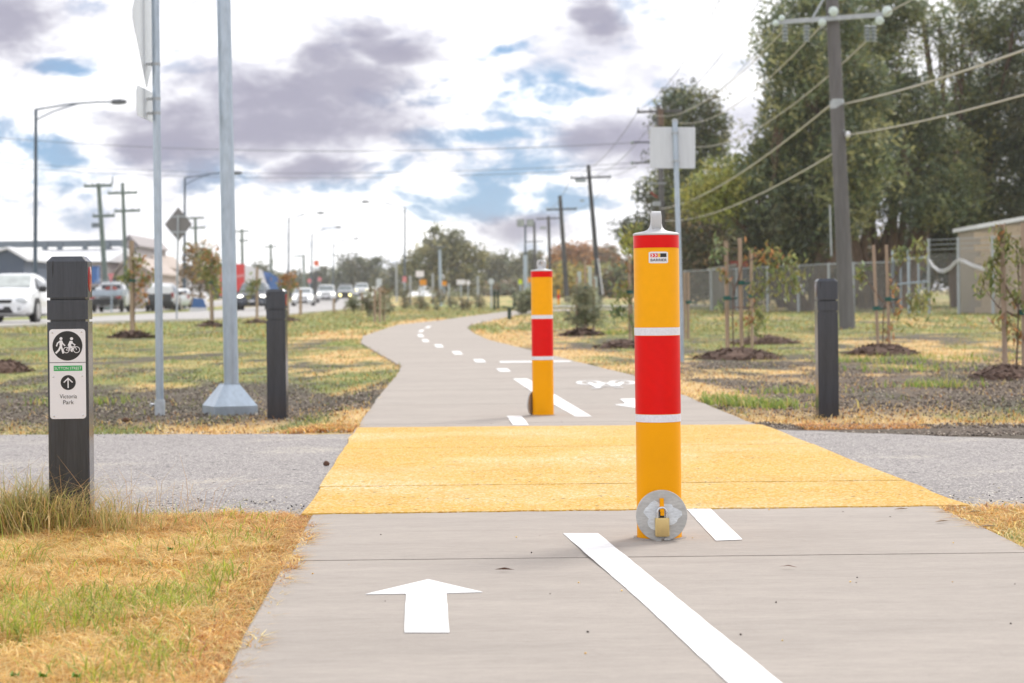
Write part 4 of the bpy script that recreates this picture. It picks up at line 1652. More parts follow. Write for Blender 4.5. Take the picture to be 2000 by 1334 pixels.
# solar path light and floodlight mast
b = GX(861, 150)
t = thing('path_light', 'pale post top path light before the broad evergreen', 'street light', b)
tp = P(859, 484, 150) - b
MB().tube([(0, 0, 0), tp], [.14, .10], 10).build('column', M['galv'], t, True)
MB().lathe([(.12, -.12), (.42, .0), (.42, .07), (.1, .12)], 12, c=tp).build('lamp_head', M['lamphead'], t, True)
b = GX(1027, 150)
t = thing('floodlight_mast', 'mast with two square floodlight heads', 'floodlight', b)
tp = P(1026, 440, 150) - b
lowc = P(1026, 498, 150) - b
MB().tube([(0, 0, 0), lowc], .16, 10).build('lower_column', M['galv'], t, True)
MB().tube([lowc, tp], .07, 8).build('upper_column', M['lamppole'], t, True)
MB().box(tp + Vector((0, 0, -.05)), (1.1, .08, .08)).build('bracket', M['lamppole'], t)
for px in (1017, 1035.5):
    c = P(px, 435.5, 149.8) - b
    hd_ = MB().box(c, (.56, .14, .56)).build('flood_head', M['lamphead'], t)
    for i in range(3):
        for j in range(3):
            MB().box(c + Vector(((i - 1) * .17, -.075, (j - 1) * .17)), (.14, .02, .14)).build('lens', M['glasslight'], hd_)


# ------------------------------------------------------------------ small far signs on posts
def far_sign(label, px, y0, y1, wpx, D, mface, shape='rect', ybase=None, pole='galv', pw=.05):
    b = GX(px, D)
    t = thing('road_sign', label, 'sign', b)
    k = D / FPX
    z0, z1 = P(px, y1, D).z - b.z, P(px, y0, D).z - b.z
    MB().tube([(0, 0, -.1), (0, 0, z1 - .03)], pw, 8).build('post', M[pole], t, True)
    w, h, zc_ = wpx * k / 2, (z1 - z0) / 2, (z0 + z1) / 2
    if shape == 'disc':
        poly = [(w * math.cos(q), zc_ + h * math.sin(q)) for q in np.linspace(0, 2 * math.pi, 20, endpoint=False)]
    elif shape == 'diamond':
        poly = [(0, zc_ - h), (w, zc_), (0, zc_ + h), (-w, zc_)]
    elif shape == 'down':
        poly = [(0, zc_ - h), (w, zc_ + h), (-w, zc_ + h)]
    else:
        poly = [(-w, z0), (w, z0), (w, z1), (-w, z1)]
    MB().plate(poly, -pw - .012, -pw - .004).build('panel', M[mface], t)
    return t


far_sign('orange square sign facing the path bend, nearer the white car', 827, 546, 557, 13, 160, 'orange')
far_sign('orange square sign on the pale light column', 868, 549, 558, 10, 165, 'orange')
far_sign('orange square sign at the foot of the floodlight mast', 1034, 542, 552, 12, 160, 'orange')
far_sign('pale blue white sign before the broad evergreen', 821, 529, 541, 16, 190, 'signwhite')
far_sign('wide white sign low before the broad evergreen', 901, 546, 556, 17, 170, 'signwhite')
far_sign('small round white sign beside the wide white sign', 915, 547, 557, 8, 172, 'signwhite', 'disc')
far_sign('round white sign on a grey post by the path', 960, 544, 556, 12, 120, 'signback', 'disc')
far_sign('lime yellow sign on a pale post', 1017, 546, 555, 7, 150, 'lime')
far_sign('small faded red sign behind the staked shrubs', 791, 540, 551, 8, 200, 'pinkred')
far_sign('pale rectangular sign by the edge of the road', 741, 544, 558, 11, 130, 'signback')
far_sign('pink red round sign behind the oncoming pale wagon', 605, 544, 553, 8, 260, 'pinkred', 'disc')
far_sign('faded red round sign by the totem', 625, 541, 550, 8, 265, 'pinkred', 'disc')
far_sign('red and white give way triangle by the tray truck', 218, 534, 553, 12, 115, 'pinkred', 'down')
b = GX(345, 64)
t = thing('road_sign', 'grey back of a diamond warning sign on a thin post', 'sign', b)
zc_ = P(348, 438, 64).z - b.z
xo = P(348, 438, 64).x - b.x
hd2 = 33.5 * 64 / FPX
MB().tube([(0, 0, -.1), (xo, 0, zc_ + .3)], .032, 10).build('post', M['galvdull'], t, True)
MB().plate([(xo, zc_ - hd2), (xo + hd2 * .8, zc_), (xo, zc_ + hd2), (xo - hd2 * .8, zc_)], .04, .044).build('panel', M['signbackdark'], t)
for dz in (-.25, .25):
    MB().box((xo, .03, zc_ + dz), (hd2 * .9, .03, .05)).build('stiffener', M['galvdull'], t)
b = GX(617, 300)
t = thing('totem_sign', 'orange and white totem sign on a dark column', 'sign', b)
MB().tube([(0, 0, 0), (0, 0, P(617, 530, 300).z - b.z)], .25, 8).build('column', M['poledark'], t)
MB().box(P(618, 514, 300) - b, (.72, .2, .8)).build('orange_panel', M['orangered'], t)
MB().box(P(618, 525, 299.8) - b, (1.0, .2, .45)).build('white_panel', M['signback'], t)
for px, D, lab in ((877, 155, 'pale grey pipe post beside the orange sign'), (846, 168, 'brown grey post standing in the shrubs'), (934, 158, 'green grey stout post before the hedge'), (802, 170, 'pale twin post behind the shrubs'), (775, 205, 'tall grey pipe post by the broad evergreen')):
    b = GX(px, D)
    z1 = P(px, {877: 556, 846: 536, 934: 541, 802: 540, 775: 515}[px], D).z - b.z
    t = thing('pipe_post', lab, 'post', b)
    MB().tube([(0, 0, -.1), (0, 0, z1)], .09, 8).build('shaft', M['galvdull'], t, True)
    MB().lathe([(.1, -.04), (.1, .02), (.04, .06)], 8, c=(0, 0, z1)).build('cap', M['galvdull'], t, True)
for px, D in ((966, 105), (973, 112), (1004, 116)):
    b = GX(px, D)
    t = thing('path_post', 'dark green bollard post along the far bend of the path', 'post', b, 0, 'dark green posts by the bend')
    MB().rings([[Vector((sx * .07, sy * .07, z)) for sx, sy in ((-1, -1), (1, -1), (1, 1), (-1, 1))] for z in (-.1, .95)]).build('shaft', M['greenpost'], t)
    MB().rings([[Vector((sx * a_, sy * a_, z)) for sx, sy in ((-1, -1), (1, -1), (1, 1), (-1, 1))] for a_, z in ((.06, .97), (.075, .99), (.03, 1.06))]).build('cap', M['greenpost'], t)
b = G(995, 624)
t = thing('marker_post', 'short dark green T shaped marker beside the bend of the path', 'marker', b)
MB().box((0, 0, .16), (.12, .1, .36)).build('stem', M['greenpost'], t)
MB().box((-.03, 0, .36), (.34, .16, .05), M4=Matrix.Rotation(R(10), 4, 'Y')).build('top_plate', M['greenpost'], t)


# ------------------------------------------------------------------ mulch mounds, stakes, saplings
def mound(label, px, py, rpx, group=None, D=None, hgt=.10):
    c = G(px, py) if D is None else GX(px, D)
    rad = rpx * c.y / FPX
    n, m_ = 22, 6
    vs, fs = [(0, 0, hgt)], []
    for j in range(1, m_ + 1):
        f_ = j / m_
        for i in range(n):
            q = 2 * math.pi * i / n
            rr = rad * f_ * (1 + .10 * math.sin(3 * q + px))
            z = hgt * (1 - f_ ** 2) * random.uniform(.8, 1.15) - (.05 if j == m_ else 0)
            vs.append((rr * math.cos(q), rr * math.sin(q) * 1.1, z))
    for i in range(n):
        fs.append((0, 1 + i, 1 + (i + 1) % n))
    for j in range(m_ - 1):
        for i in range(n):
            a, b_ = 1 + j * n, 1 + (j + 1) * n
            fs.append((a + i, b_ + i, b_ + (i + 1) % n, a + (i + 1) % n))
    mb = MB().add(vs, fs)
    nch = int(min(700, 500 * (rad / .5) ** 2)) if c.y < 50 else 160
    for _ in range(nch):      # loose chips and straw over the heap
        f_ = random.random() ** .5 * 1.12
        q = random.uniform(0, 6.283)
        x, y = rad * f_ * math.cos(q), rad * f_ * math.sin(q) * 1.1
        z = max(0, hgt * (1 - f_ ** 2)) + random.uniform(-.005, .015)
        L = random.uniform(.02, .07) * (1 if c.y < 35 else 1.8)
        a = random.uniform(0, 6.283)
        d_ = Vector((math.cos(a), math.sin(a), random.uniform(-.3, .5))).normalized() * L
        s_ = Vector((-math.sin(a), math.cos(a), random.uniform(-.4, .4))) * L * .18
        p = Vector((x, y, z))
        mb.add([p - d_ - s_, p + d_ - s_, p + d_ + s_, p - d_ + s_], [(0, 1, 2, 3)])
    o = mb.build('mulch_mound', M['mulch'])
    o.location = c
    tag(o, label, 'mulch', group)
    return c


def stake(label, px, ybase, ytop, D, group, tie=None, pxtop=None, w=.022):
    a = P(px, ybase, D)
    t = thing('tree_stake', label, 'stake', (a.x, D, a.z), 0, group)
    b = P(pxtop if pxtop else px, ytop, D) - Vector((a.x, D, a.z))
    rz = random.uniform(0, .6)
    rs = []
    for z, p in ((-.15, Vector((0, 0, -.15))), (0, Vector((0, 0, 0))), (1, b)):
        rs.append([p + Vector((math.cos(rz + i * math.pi / 2) * w * 1.3, math.sin(rz + i * math.pi / 2) * w * 1.3, 0)) for i in range(4)])
    MB().rings(rs).build('shaft', M['stakewood'], t)
    if tie:
        f_ = (ybase - tie) / (ybase - ytop)
        c = b * f_
        mb = MB().box(c, (w * 3.2, w * 3.2, .055), .4)
        mb.tube([c, c + Vector((.07, .01, -.012)), c + Vector((.14, 0, .0))], .012, 5)
        mb.build('tie', M['tie'], t)
    return t


SAP = [S(132, 142, 86), S(116, 130, 78), S(152, 150, 90), S(138, 134, 80)]
SAPO = [S(186, 134, 84), S(164, 118, 80), S(152, 142, 88), S(136, 138, 86)]
SAPG = [S(120, 136, 96), S(104, 122, 84), S(140, 148, 104)]


def sapling(label, basepx, ybase, D, stems, clusters, leaf=(.10, .034), stem_r=.012, name='sapling', dens=1.0, droop=.9):
    a = P(basepx, ybase, D)
    t = thing(name, label, 'sapling', (a.x, D, a.z))
    mb = MB()
    for st in stems:
        pts = [P(x, y, D + random.uniform(-.04, .04)) for x, y in st]
        n_ = len(pts)
        mb.tube(pts, [stem_r * (1 - .75 * i / max(1, n_ - 1)) for i in range(n_)], 6)
    Cs, Ks = [], []
    k = D / FPX
    for c in clusters:
        px, py, rx, ry, n = c[:5]
        pal = c[5] if len(c) > 5 else SAP
        n = int(n * dens)
        ctr = np.array(P(px, py, D))
        q = rng.normal(size=(n, 3)) * .55 * np.array([rx * k, max(rx, ry) * k * .7, ry * k]) + ctr
        Cs.append(q)
        Ks.append(np.array(pal)[rng.integers(0, len(pal), n)] * (.7 + .6 * rng.random((n, 1))))
        # twig into the cluster
        allp = [pp for st in stems for pp in st]
        nx_s, ny_s = min(allp, key=lambda s_: (s_[0] - px) ** 2 + (s_[1] - py - 15) ** 2)
        e = Vector(ctr)
        s0 = P(nx_s, ny_s, D)
        mb.tube([s0, (s0 + e) / 2 + Vector((0, 0, .02)), e], [stem_r * .4, stem_r * .3, stem_r * .15], 5)
        for _ in range(3):
            e2 = e + Vector((random.uniform(-1, 1) * rx * k, random.uniform(-.5, .5) * rx * k, random.uniform(-1, 1) * ry * k)) * .7
            mb.tube([(s0 + e) / 2, e2], [stem_r * .25, stem_r * .1], 4)
    mb.build('stem', M['bark'], t, True, world=True)
    leaf_mesh('foliage', np.concatenate(Cs), leaf[0], leaf[1], np.concatenate(Ks), t, M['leaf'], droop)
    return t


# saplings on the park side
mound('mulch heap under the three staked arching sapling', 1440, 698, 80, hgt=.12)
D = 27.0
for px, yb, yt, ti, pt, la in ((1421, 680, 470, 582, 1418, 'timber stake with its green tie low down, at the arching sapling'), (1449, 695, 465, 552, 1445, 'taller timber stake in front of the arching sapling, green tie high up')):
    stake(la, px, yb, yt, D, 'stakes of the arching sapling', ti, pt)
stake('timber stake behind the arching sapling, on the farther mulch heap', 1469, 664, 488, 30.5, 'stakes of the arching sapling', 578, 1467)
sapling('young gum whose leafy branch arches over toward the gravel post', 1433, 690, D,
        [[(1433, 690), (1431, 620), (1432, 560), (1425, 500)], [(1432, 575), (1450, 520), (1490, 492), (1530, 500), (1560, 535)], [(1432, 600), (1470, 600), (1485, 625)]],
        [(1402, 488, 14, 26, 60, SAPG), (1415, 540, 14, 20, 34, SAPO), (1495, 500, 36, 20, 110, SAPO), (1530, 515, 30, 26, 120), (1555, 545, 20, 34, 80), (1500, 545, 34, 22, 70), (1480, 565, 22, 16, 40), (1485, 612, 18, 26, 64), (1410, 600, 12, 14, 22, SAPG), (1460, 630, 14, 16, 22, SAPO), (1535, 565, 26, 18, 50)])
mound('mulch heap just behind the arching sapling', 1492, 670, 62, hgt=.12)
sapling('small orange tinged sapling on the mulch heap behind the arching one', 1462, 668, 31.5, [[(1462, 668), (1463, 600), (1466, 560)]],
        [(1468, 600, 14, 24, 46, SAPO), (1480, 640, 14, 18, 40)], leaf=(.1, .035))
mound('mulch heap of the twin staked sapling near the gate', 1722, 690, 68, hgt=.12)
D = 27.5
for px, yb, yt, ti, pt, la in ((1715, 678, 478, 602, 1706, 'leaning timber stake beside the power pole, tied lower, at the gate sapling'), (1737, 682, 478, 584, 1731, 'timber stake on the gate side of the gate sapling, tied higher')):
    stake(la, px, yb, yt, D, 'stakes of the sapling near the gate', ti, pt)
sapling('thin young gum between two stakes near the gate', 1724, 682, D,
        [[(1724, 682), (1725, 620), (1732, 560), (1740, 500)], [(1732, 570), (1770, 500), (1795, 480)], [(1726, 600), (1770, 580), (1800, 580)], [(1725, 590), (1690, 545), (1680, 530)]],
        [(1680, 545, 12, 22, 44), (1688, 522, 10, 10, 16, SAPG), (1755, 500, 20, 16, 60), (1795, 485, 14, 26, 60), (1765, 490, 10, 8, 18, SAPG), (1800, 585, 28, 24, 110), (1785, 605, 16, 26, 44), (1745, 560, 12, 30, 30, SAPO), (1735, 650, 12, 20, 22, SAPO), (1750, 610, 12, 14, 18, SAPO)])
mound('mulch heap of the leafy sapling by the concrete block shed', 1968, 735, 72, hgt=.11)
D = 20.4
stake('timber stake half hidden in the leafy sapling by the block shed', 1963, 718, 438, D, 'stakes of the sapling by the block shed', None, 1958, .024)
stake('timber stake with green tie at the leafy sapling by the block shed', 2000, 736, 436, D, 'stakes of the sapling by the block shed', 610, 1998, .024)
sapling('leafy young gum with orange lower leaves by the concrete block shed', 1985, 722, D,
        [[(1985, 722), (1988, 650), (1990, 560), (1985, 470)], [(1988, 600), (1960, 550), (1945, 520)], [(1988, 620), (1950, 600), (1920, 560)]],
        [(1958, 480, 20, 30, 120), (1940, 520, 18, 22, 70), (1990, 500, 16, 30, 60), (1925, 545, 18, 16, 50), (1960, 570, 24, 24, 70), (1990, 580, 16, 30, 60), (1965, 625, 22, 24, 50, SAPO), (1985, 650, 14, 22, 36, SAPO), (1915, 572, 12, 10, 18), (1955, 455, 10, 14, 30, SAPO)], leaf=(.085, .03))
mound('dark mulch heap of the small leaved sapling behind the nearer bollard', 1215, 677, 50, hgt=.10)
D = 33
stake('timber stake with green tie behind the nearer bollard', 1231, 672, 500, D, 'stake of the sapling behind the nearer bollard', 570, 1229, .025)
sapling('young gum with pale leaves showing beside the nearer bollard', 1238, 672, D, [[(1238, 672), (1234, 600), (1236, 540), (1225, 480)]],
        [(1232, 475, 18, 30, 110, EUCY), (1225, 520, 12, 16, 30, SAPO), (1215, 575, 20, 22, 80), (1210, 610, 18, 16, 60, SAPG), (1235, 625, 16, 22, 44), (1222, 560, 10, 10, 20, SAPO), (1240, 450, 12, 14, 40)], leaf=(.12, .04))
for px in (1337, 1344):
    stake('plain timber stake of the pair behind the square sign post', px, 672, 532, 36, 'stake pair behind the square sign', 590 if px > 1340 else None)

# soft grey shrubs between stakes
mound('mulch heap of the soft grey green shrub beyond the second bollard', 1137, 654, 40, hgt=.12)
D = 42
for px, yt in ((1127, 540), (1143, 508), (1160, 545)):
    stake('timber stake in the soft grey green shrub', px, 652, yt, D, 'stakes of the grey green shrub', 562 if px == 1143 else None)


def shrub(label, px, ybase, D, blobs, pal, leaf=(.14, .02), n=900, group=None, name='shrub'):
    a = P(px, ybase, D)
    t = thing(name, label, 'shrub', (a.x, D, a.z), 0, group)
    k = D / FPX
    mb = MB()
    bl = []
    for x, y, rx, ry in blobs:
        c = P(x, y, D)
        bl.append(((c.x, c.y, c.z), rx * k, rx * k * .9, ry * k))
        for _ in range(3):
            limb(mb, (a.x, D, a.z), c + Vector((random.uniform(-.6, .6) * rx * k, random.uniform(-.5, .5) * rx * k, random.uniform(-.2, .7) * ry * k)), .012, .004, 5, 4, .05)
    mb.build('stem', M['greybark'], t, True, world=True)
    tot = sum(math.pi * b[1] * b[3] for b in bl)
    C, K = crown(bl, n / tot, 14, .05 * D / 40, pal)
    leaf_mesh('foliage', C, leaf[0], leaf[1], K, t, M['leaf'], -.3)
    return t


GREV = [S(160, 164, 136), S(148, 154, 126), S(170, 170, 142), S(138, 144, 116)]
shrub('soft grey green needle leaved shrub tied between three stakes', 1140, 652, 42, [(1130, 600, 24, 34), (1155, 598, 24, 36), (1140, 570, 20, 22), (1125, 625, 20, 16), (1162, 620, 16, 16)], GREV, (.20, .018), 1900)
shrub('olive shrub half hidden behind the second bollard', 1027, 612, 75, [(1025, 590, 16, 16), (1035, 580, 10, 16), (1018, 600, 12, 10)], GREV, (.3, .05), 700)
for (px, yb, D, rx, ry), lab in zip(((740, 618, 62, 16, 30), (722, 612, 66, 12, 24), (755, 610, 70, 12, 26), (790, 602, 95, 12, 20), (820, 606, 88, 14, 16), (852, 606, 90, 12, 22), (880, 600, 105, 14, 16), (905, 603, 100, 12, 14), (690, 606, 72, 14, 12), (935, 600, 110, 10, 12)),
                                    ('wispy grey shrub clump between bare stakes near the path bend', 'thin wispy shrub at the grassy edge of the road', 'thin upright shrub behind the wispy clump', 'small rounded shrub below the faded red sign', 'low shrub beneath the orange sign', 'upright shrub beside the pale path light', 'low shrub in front of the broad evergreen', 'small shrub below the wide white sign', 'low grass like shrub close to the road edge', 'small shrub by the stout green grey post')):
    shrub(lab, px, yb, D, [(px, yb - ry, rx, ry), (px + rx * .5, yb - ry * .6, rx * .7, ry * .6)], GREV + BRN, (.22, .035), 420, 'young shrubs along the path bend')
for px, yt, yb, D in ((732, 565, 622, 60), (742, 560, 622, 60), (750, 570, 620, 62)):
    stake('bare stake in the wispy shrub clump', px, yb, yt, D, 'stakes of the wispy clump', None, None, .03)

# street saplings in the road verge
mound('wide mulch heap of the stout staked tree in the road verge', 257, 659, 42, hgt=.12)
D = 43
stake('stout stake of the autumn tinted tree in the road verge', 259, 656, 470, D, 'stake of the autumn tinted verge tree', 548, 257, .040)
sapling('autumn tinted young tree on a stout stake in the road verge', 262, 656, D, [[(262, 656), (263, 580), (262, 520), (266, 490)]],
        [(268, 515, 18, 24, 120, SAPO + SAP), (285, 545, 16, 14, 60, SAPO + SAP), (250, 540, 14, 12, 50, SAP), (272, 560, 14, 18, 50, SAPO), (300, 535, 8, 10, 24, SAPO), (240, 545, 10, 8, 26, SAP), (275, 585, 12, 14, 30, SAPO)], leaf=(.12, .05))
mound('mulch heap of the verge tree beside the lamp column', 412, 637, 26, hgt=.11)
D = 60
stake('stake of the verge tree beside the lamp column', 414, 636, 505, D, 'stake of the verge tree beside the lamp column', 552, 411, .045)
sapling('rounded young verge tree beside the lamp column', 417, 636, D, [[(417, 636), (416, 560), (414, 510)]],
        [(408, 500, 18, 18, 110, SAPO), (420, 520, 18, 22, 130, SAPO + SAP), (400, 530, 14, 18, 70, SAP), (418, 550, 16, 16, 70, SAP), (425, 570, 8, 12, 24, EUCY)], leaf=(.17, .07))
mound('mulch heap of the verge tree before the dark four wheel drive', 503, 631, 24, hgt=.10)
stake('stake of the verge tree before the dark four wheel drive', 502, 630, 522, 66, 'stake of the verge tree before the dark car', None, None, .038)
sapling('thin green verge tree before the dark four wheel drive', 500, 630, 66, [[(500, 630), (500, 580), (498, 550)]], [(493, 560, 12, 14, 70, SAP), (500, 552, 12, 8, 40, SAP), (488, 575, 8, 10, 26, SAP)], leaf=(.17, .06))
mound('mulch heap of the red tipped verge tree', 562, 627, 24, hgt=.10)
stake('stake of the red tipped verge tree', 562, 626, 535, 70, 'stake of the red tipped verge tree', None, None, .038)
sapling('red tipped verge tree behind the unsigned charcoal post', 564, 626, 70, [[(564, 626), (563, 580), (562, 540)]], [(556, 550, 14, 12, 80, SAPO), (566, 540, 12, 8, 50, AUT), (572, 556, 10, 14, 50, SAPO), (552, 565, 8, 10, 30, SAP)], leaf=(.18, .07))
for px, yb, yt, D, lab in ((587, 617, 565, 84, 'slim stake before the oncoming white hatchback'), (652, 607, 582, 100, 'short stake before the oncoming pale wagon'), (707, 603, 570, 104, 'short dark stake before the farthest oncoming car')):
    stake(lab, px, yb, yt, D, 'lone stakes along the road edge', None, None, .05)
mound('broad mulch heap partly cut off beside the sign post', 12, 725, 48, hgt=.13)
# clear sleeves of young plants past the second bollard
for px, yt, yb, D in ((1133, 530, 585, 80), (1154, 520, 585, 82), (1165, 540, 588, 84)):
    a = P(px, yb, D)
    t = thing('plant_sleeve', 'clear plastic plant sleeve behind the grey green shrub', 'plant guard', (a.x, D, float(zterr(a.x, D))), 0, 'clear plant sleeves')
    h = P(px, yt, D).z - t.location.z
    MB().rings([[Vector((math.cos(R(60 + 120 * i)) * .1, math.sin(R(60 + 120 * i)) * .1, z)) for i in range(3)] for z in (0, h)], cap=False).build('sleeve', M['sleeve'], t)
    MB().tube([(.05, 0, 0), (.05, 0, h + .1)], .015, 5).build('stake', M['stakewood'], t)

# ------------------------------------------------------------------ yard fence, sheds behind it
fence_pts = [(1338, 88), (1390, 84), (1440, 80), (1500, 76), (1560, 73), (1620, 70), (1668, 68.5), (1745, 66.5)]
gate_pts = [(1745, 66.5), (1776, 66), (1815, 65.3)]
fence2 = [(1815, 65.3), (1873, 64), (1940, 62.5), (2010, 61), (2080, 60)]


def fence(label, pts, ztop_off, mesh_m, barb, rail):
    P0 = GX(*pts[0])
    t = thing('chain_link_fence', label, 'fence', P0)
    W_ = [GX(px, D) for px, D in pts]
    for i, p in enumerate(W_):
        q = p - P0
        MB().tube([q + Vector((0, 0, -.2)), q + Vector((0, 0, ztop_off + (.45 if barb else .0)))], .05, 8).build('post', M['galvdull'], t, True)
    for i in range(len(W_) - 1):
        a, b_ = W_[i] - P0, W_[i + 1] - P0
        MB().add([a + Vector((0, .01, .02)), b_ + Vector((0, .01, .02)), b_ + Vector((0, .01, ztop_off - .05)), a + Vector((0, .01, ztop_off - .05))], [(0, 1, 2, 3)]).build('chain_link_panel', mesh_m, t)
        if rail:
            MB().tube([a + Vector((0, 0, ztop_off - .04)), b_ + Vector((0, 0, ztop_off - .04))], .02, 6).build('top_rail', M['galvdull'], t, True)
        if barb:
            for z in (.08, .24, .40):
                MB().tube([a + Vector((0, 0, ztop_off + z)), b_ + Vector((0, 0, ztop_off + z))], .009, 4).build('barbed_wire', M['galvdull'], t)
    return t


fence('grey chain link fence backed with shade cloth along the gums', fence_pts, 1.75, M['meshwind'], False, True)
fence('tall chain link fence with barbed wire strands before the block shed', fence2, 2.0, M['mesh'], True, False)
g0 = GX(*gate_pts[0])
t = thing('yard_gate', 'open framed chain link gate with a middle rail', 'gate', g0)
for px, D in gate_pts[:2] + [(1760, 66.3), (1795, 65.6)]:
    q = GX(px, D) - g0
    MB().tube([q + Vector((0, 0, 0)), q + Vector((0, 0, 2.1 if px in (1745, 1776) else 1.9))], .05 if px in (1745, 1776) else .03, 8).build('upright', M['galv'], t, True)
for z in (.95, 1.75):
    MB().tube([Vector((0, 0, z)), GX(1815, 65.3) - g0 + Vector((0, 0, z + .1))], .03, 6).build('rail', M['galv'], t, True)
a, b_ = Vector((0, .01, .1)), GX(1815, 65.3) - g0 + Vector((0, .01, .1))
MB().add([a, b_, b_ + Vector((0, 0, 1.7)), a + Vector((0, 0, 1.6))], [(0, 1, 2, 3)]).build('chain_link_panel', M['mesh'], t)
# pale hose slung on the fence
hp = [P(1815, 507, 65.2), P(1822, 518, 65.0), P(1832, 526, 64.8), P(1843, 528, 64.6), P(1855, 522, 64.3), P(1864, 512, 64.1), P(1873, 506, 63.9), P(1884, 509, 63.6), P(1898, 516, 63.3), P(1922, 524, 62.9)]
o = MB().tube([q - hp[0] for q in hp], .028, 6).tube([q - hp[0] + Vector((0, -.06, -.07)) for q in hp], .022, 6).build('hose', M['hose'], None, True)
o.location = hp[0]
tag(o, 'pale hose slung in loops along the tall fence', 'hose')

# concrete block shed: separate blocks on the two visible faces
Ds = 63.5
c0 = GX(1916, Ds)
t = thing('block_shed', 'beige concrete block shed with white roof edge behind the tall fence', 'shed', c0)
Hh = P(1916, 447, Ds).z - c0.z
Lx = 5.2
RS = math.tan(R(9.5))
MB().plate([(.015, -.2), (Lx, -.2), (Lx, Hh + Lx * RS), (.015, Hh)], .015, 3.2).build('wall', M['mortar'], t)
bw_, bh = .39, .19
blk = None
rows_ = int(Hh / .2)
for r_ in range(rows_ + 4):
    for cidx in range(int(Lx / .4) + 1):
        x = cidx * .4 + (.2 if r_ % 2 else 0)
        if x > 2.4 or (r_ + 1) * .2 > Hh + .03 + max(0, x - .19) * RS:
            continue
        if blk is None:
            blk = MB().box((bw_ / 2, 0, bh / 2), (bw_, .04, bh)).build('block', M['block'], t)
            o = blk
        else:
            o = blk.copy()
            COL.objects.link(o)
            o.parent = t
        o.location = (x - .19, -.005 + random.uniform(-.004, .004), r_ * .2)
MB().plate([(-.12, Hh + .0), (Lx, Hh + Lx * RS + .02), (Lx, Hh + Lx * RS + .14), (-.12, Hh + .12)], -.15, 3.4).build('roof', M['capwhite'], t)

c0 = GX(1393, 86)
t = thing('small_hut', 'small pale grey hut with a dark doorway and red fascia', 'shed', c0)
k = 86 / FPX
hz = P(1393, 524, 86).z - c0.z
MB().box((.28, .6, hz / 2), (.62, 1.2, hz)).build('wall', M['greyshed'], t)
MB().box((.80, .9, hz / 2), (.45, .6, hz - .1)).build('door', M['signwhite'], t)
MB().box((.45, .5, hz + .05), (1.15, 1.5, .12), M4=Matrix.Rotation(R(-9), 4, 'Y')).build('roof', M['greyshed'], t)
MB().box((1.15, .1, hz + .18), (.8, .08, .26)).build('fascia', M['rust'], t)
MB().box((1.25, .8, hz / 2), (.55, 1.2, hz)).build('side_wall', M['shedblue'], t)
c0 = GX(1893, 68)
t = thing('machine_crate', 'red metal machine crate standing in the yard', 'crate', c0)
MB().box((.35, 0, .9), (1.0, .8, .75)).build('body', M['rust'], t)
MB().box((.35, -.42, .95), (.16, .03, .22)).build('label_plate', M['signwhite'], t)
MB().box((.35, 0, .27), (1.1, .9, .5)).build('pallet', M['stakewood'], t)

# ------------------------------------------------------------------ buildings beyond the road


def shed(label, px0, px1, D, yeave, yridge, wallm, roofm, depth=14, gable=False, wins=(), slope_px=None, name='shed'):
    a, b_ = GX(px0, D), GX(px1, D)
    t = thing(name, label, 'building', a)
    w = b_.x - a.x
    ze = P(px0, yeave, D).z - a.z
    zr = P(px0, yridge, D).z - a.z
    if gable:
        poly = [(0, -.3), (w, -.3), (w, ze), (w * (slope_px or .5), zr), (0, ze)]
        MB().plate(poly, 0, depth).build('wall', wallm, t)
        xm = w * (slope_px or .5)
        mb = MB()
        for x0, z0, x1, z1 in ((-.25, ze - .1, xm, zr + .06), (xm, zr + .06, w + .25, ze - .1)):
            mb.add([(x0, -.3, z0), (x1, -.3, z1), (x1, depth, z1), (x0, depth, z0), (x0, -.3, z0 + .15), (x1, -.3, z1 + .15), (x1, depth, z1 + .15), (x0, depth, z0 + .15)],
                   [(0, 3, 2, 1), (4, 5, 6, 7), (0, 1, 5, 4), (1, 2, 6, 5), (2, 3, 7, 6), (3, 0, 4, 7)])
        mb.build('roof', roofm, t)
    else:
        MB().box((w / 2, depth / 2, ze / 2 - .15), (w, depth, ze + .3)).build('wall', wallm, t)
        mb = MB()
        mb.add([(-.3, -.4, ze), (w + .3, -.4, ze), (w + .3, depth / 2, zr), (-.3, depth / 2, zr), (w + .3, depth + .4, ze), (-.3, depth + .4, ze)], [(0, 1, 2, 3), (3, 2, 4, 5), (0, 3, 5), (1, 4, 2)])
        mb.build('roof', roofm, t)
    for wx0, wy0, wx1, wy1, wm in wins:
        p0, p1 = P(wx0, wy1, D - .1) - a, P(wx1, wy0, D - .1) - a
        fr_o = MB().box(((p0.x + p1.x) / 2, -.05, (p0.z + p1.z) / 2), (p1.x - p0.x, .12, p1.z - p0.z)).build('window', wm, t)
        MB().box(((p0.x + p1.x) / 2, -.08, p0.z - .05), (p1.x - p0.x + .2, .2, .1)).build('sill', M['capwhite'], fr_o)
    return t


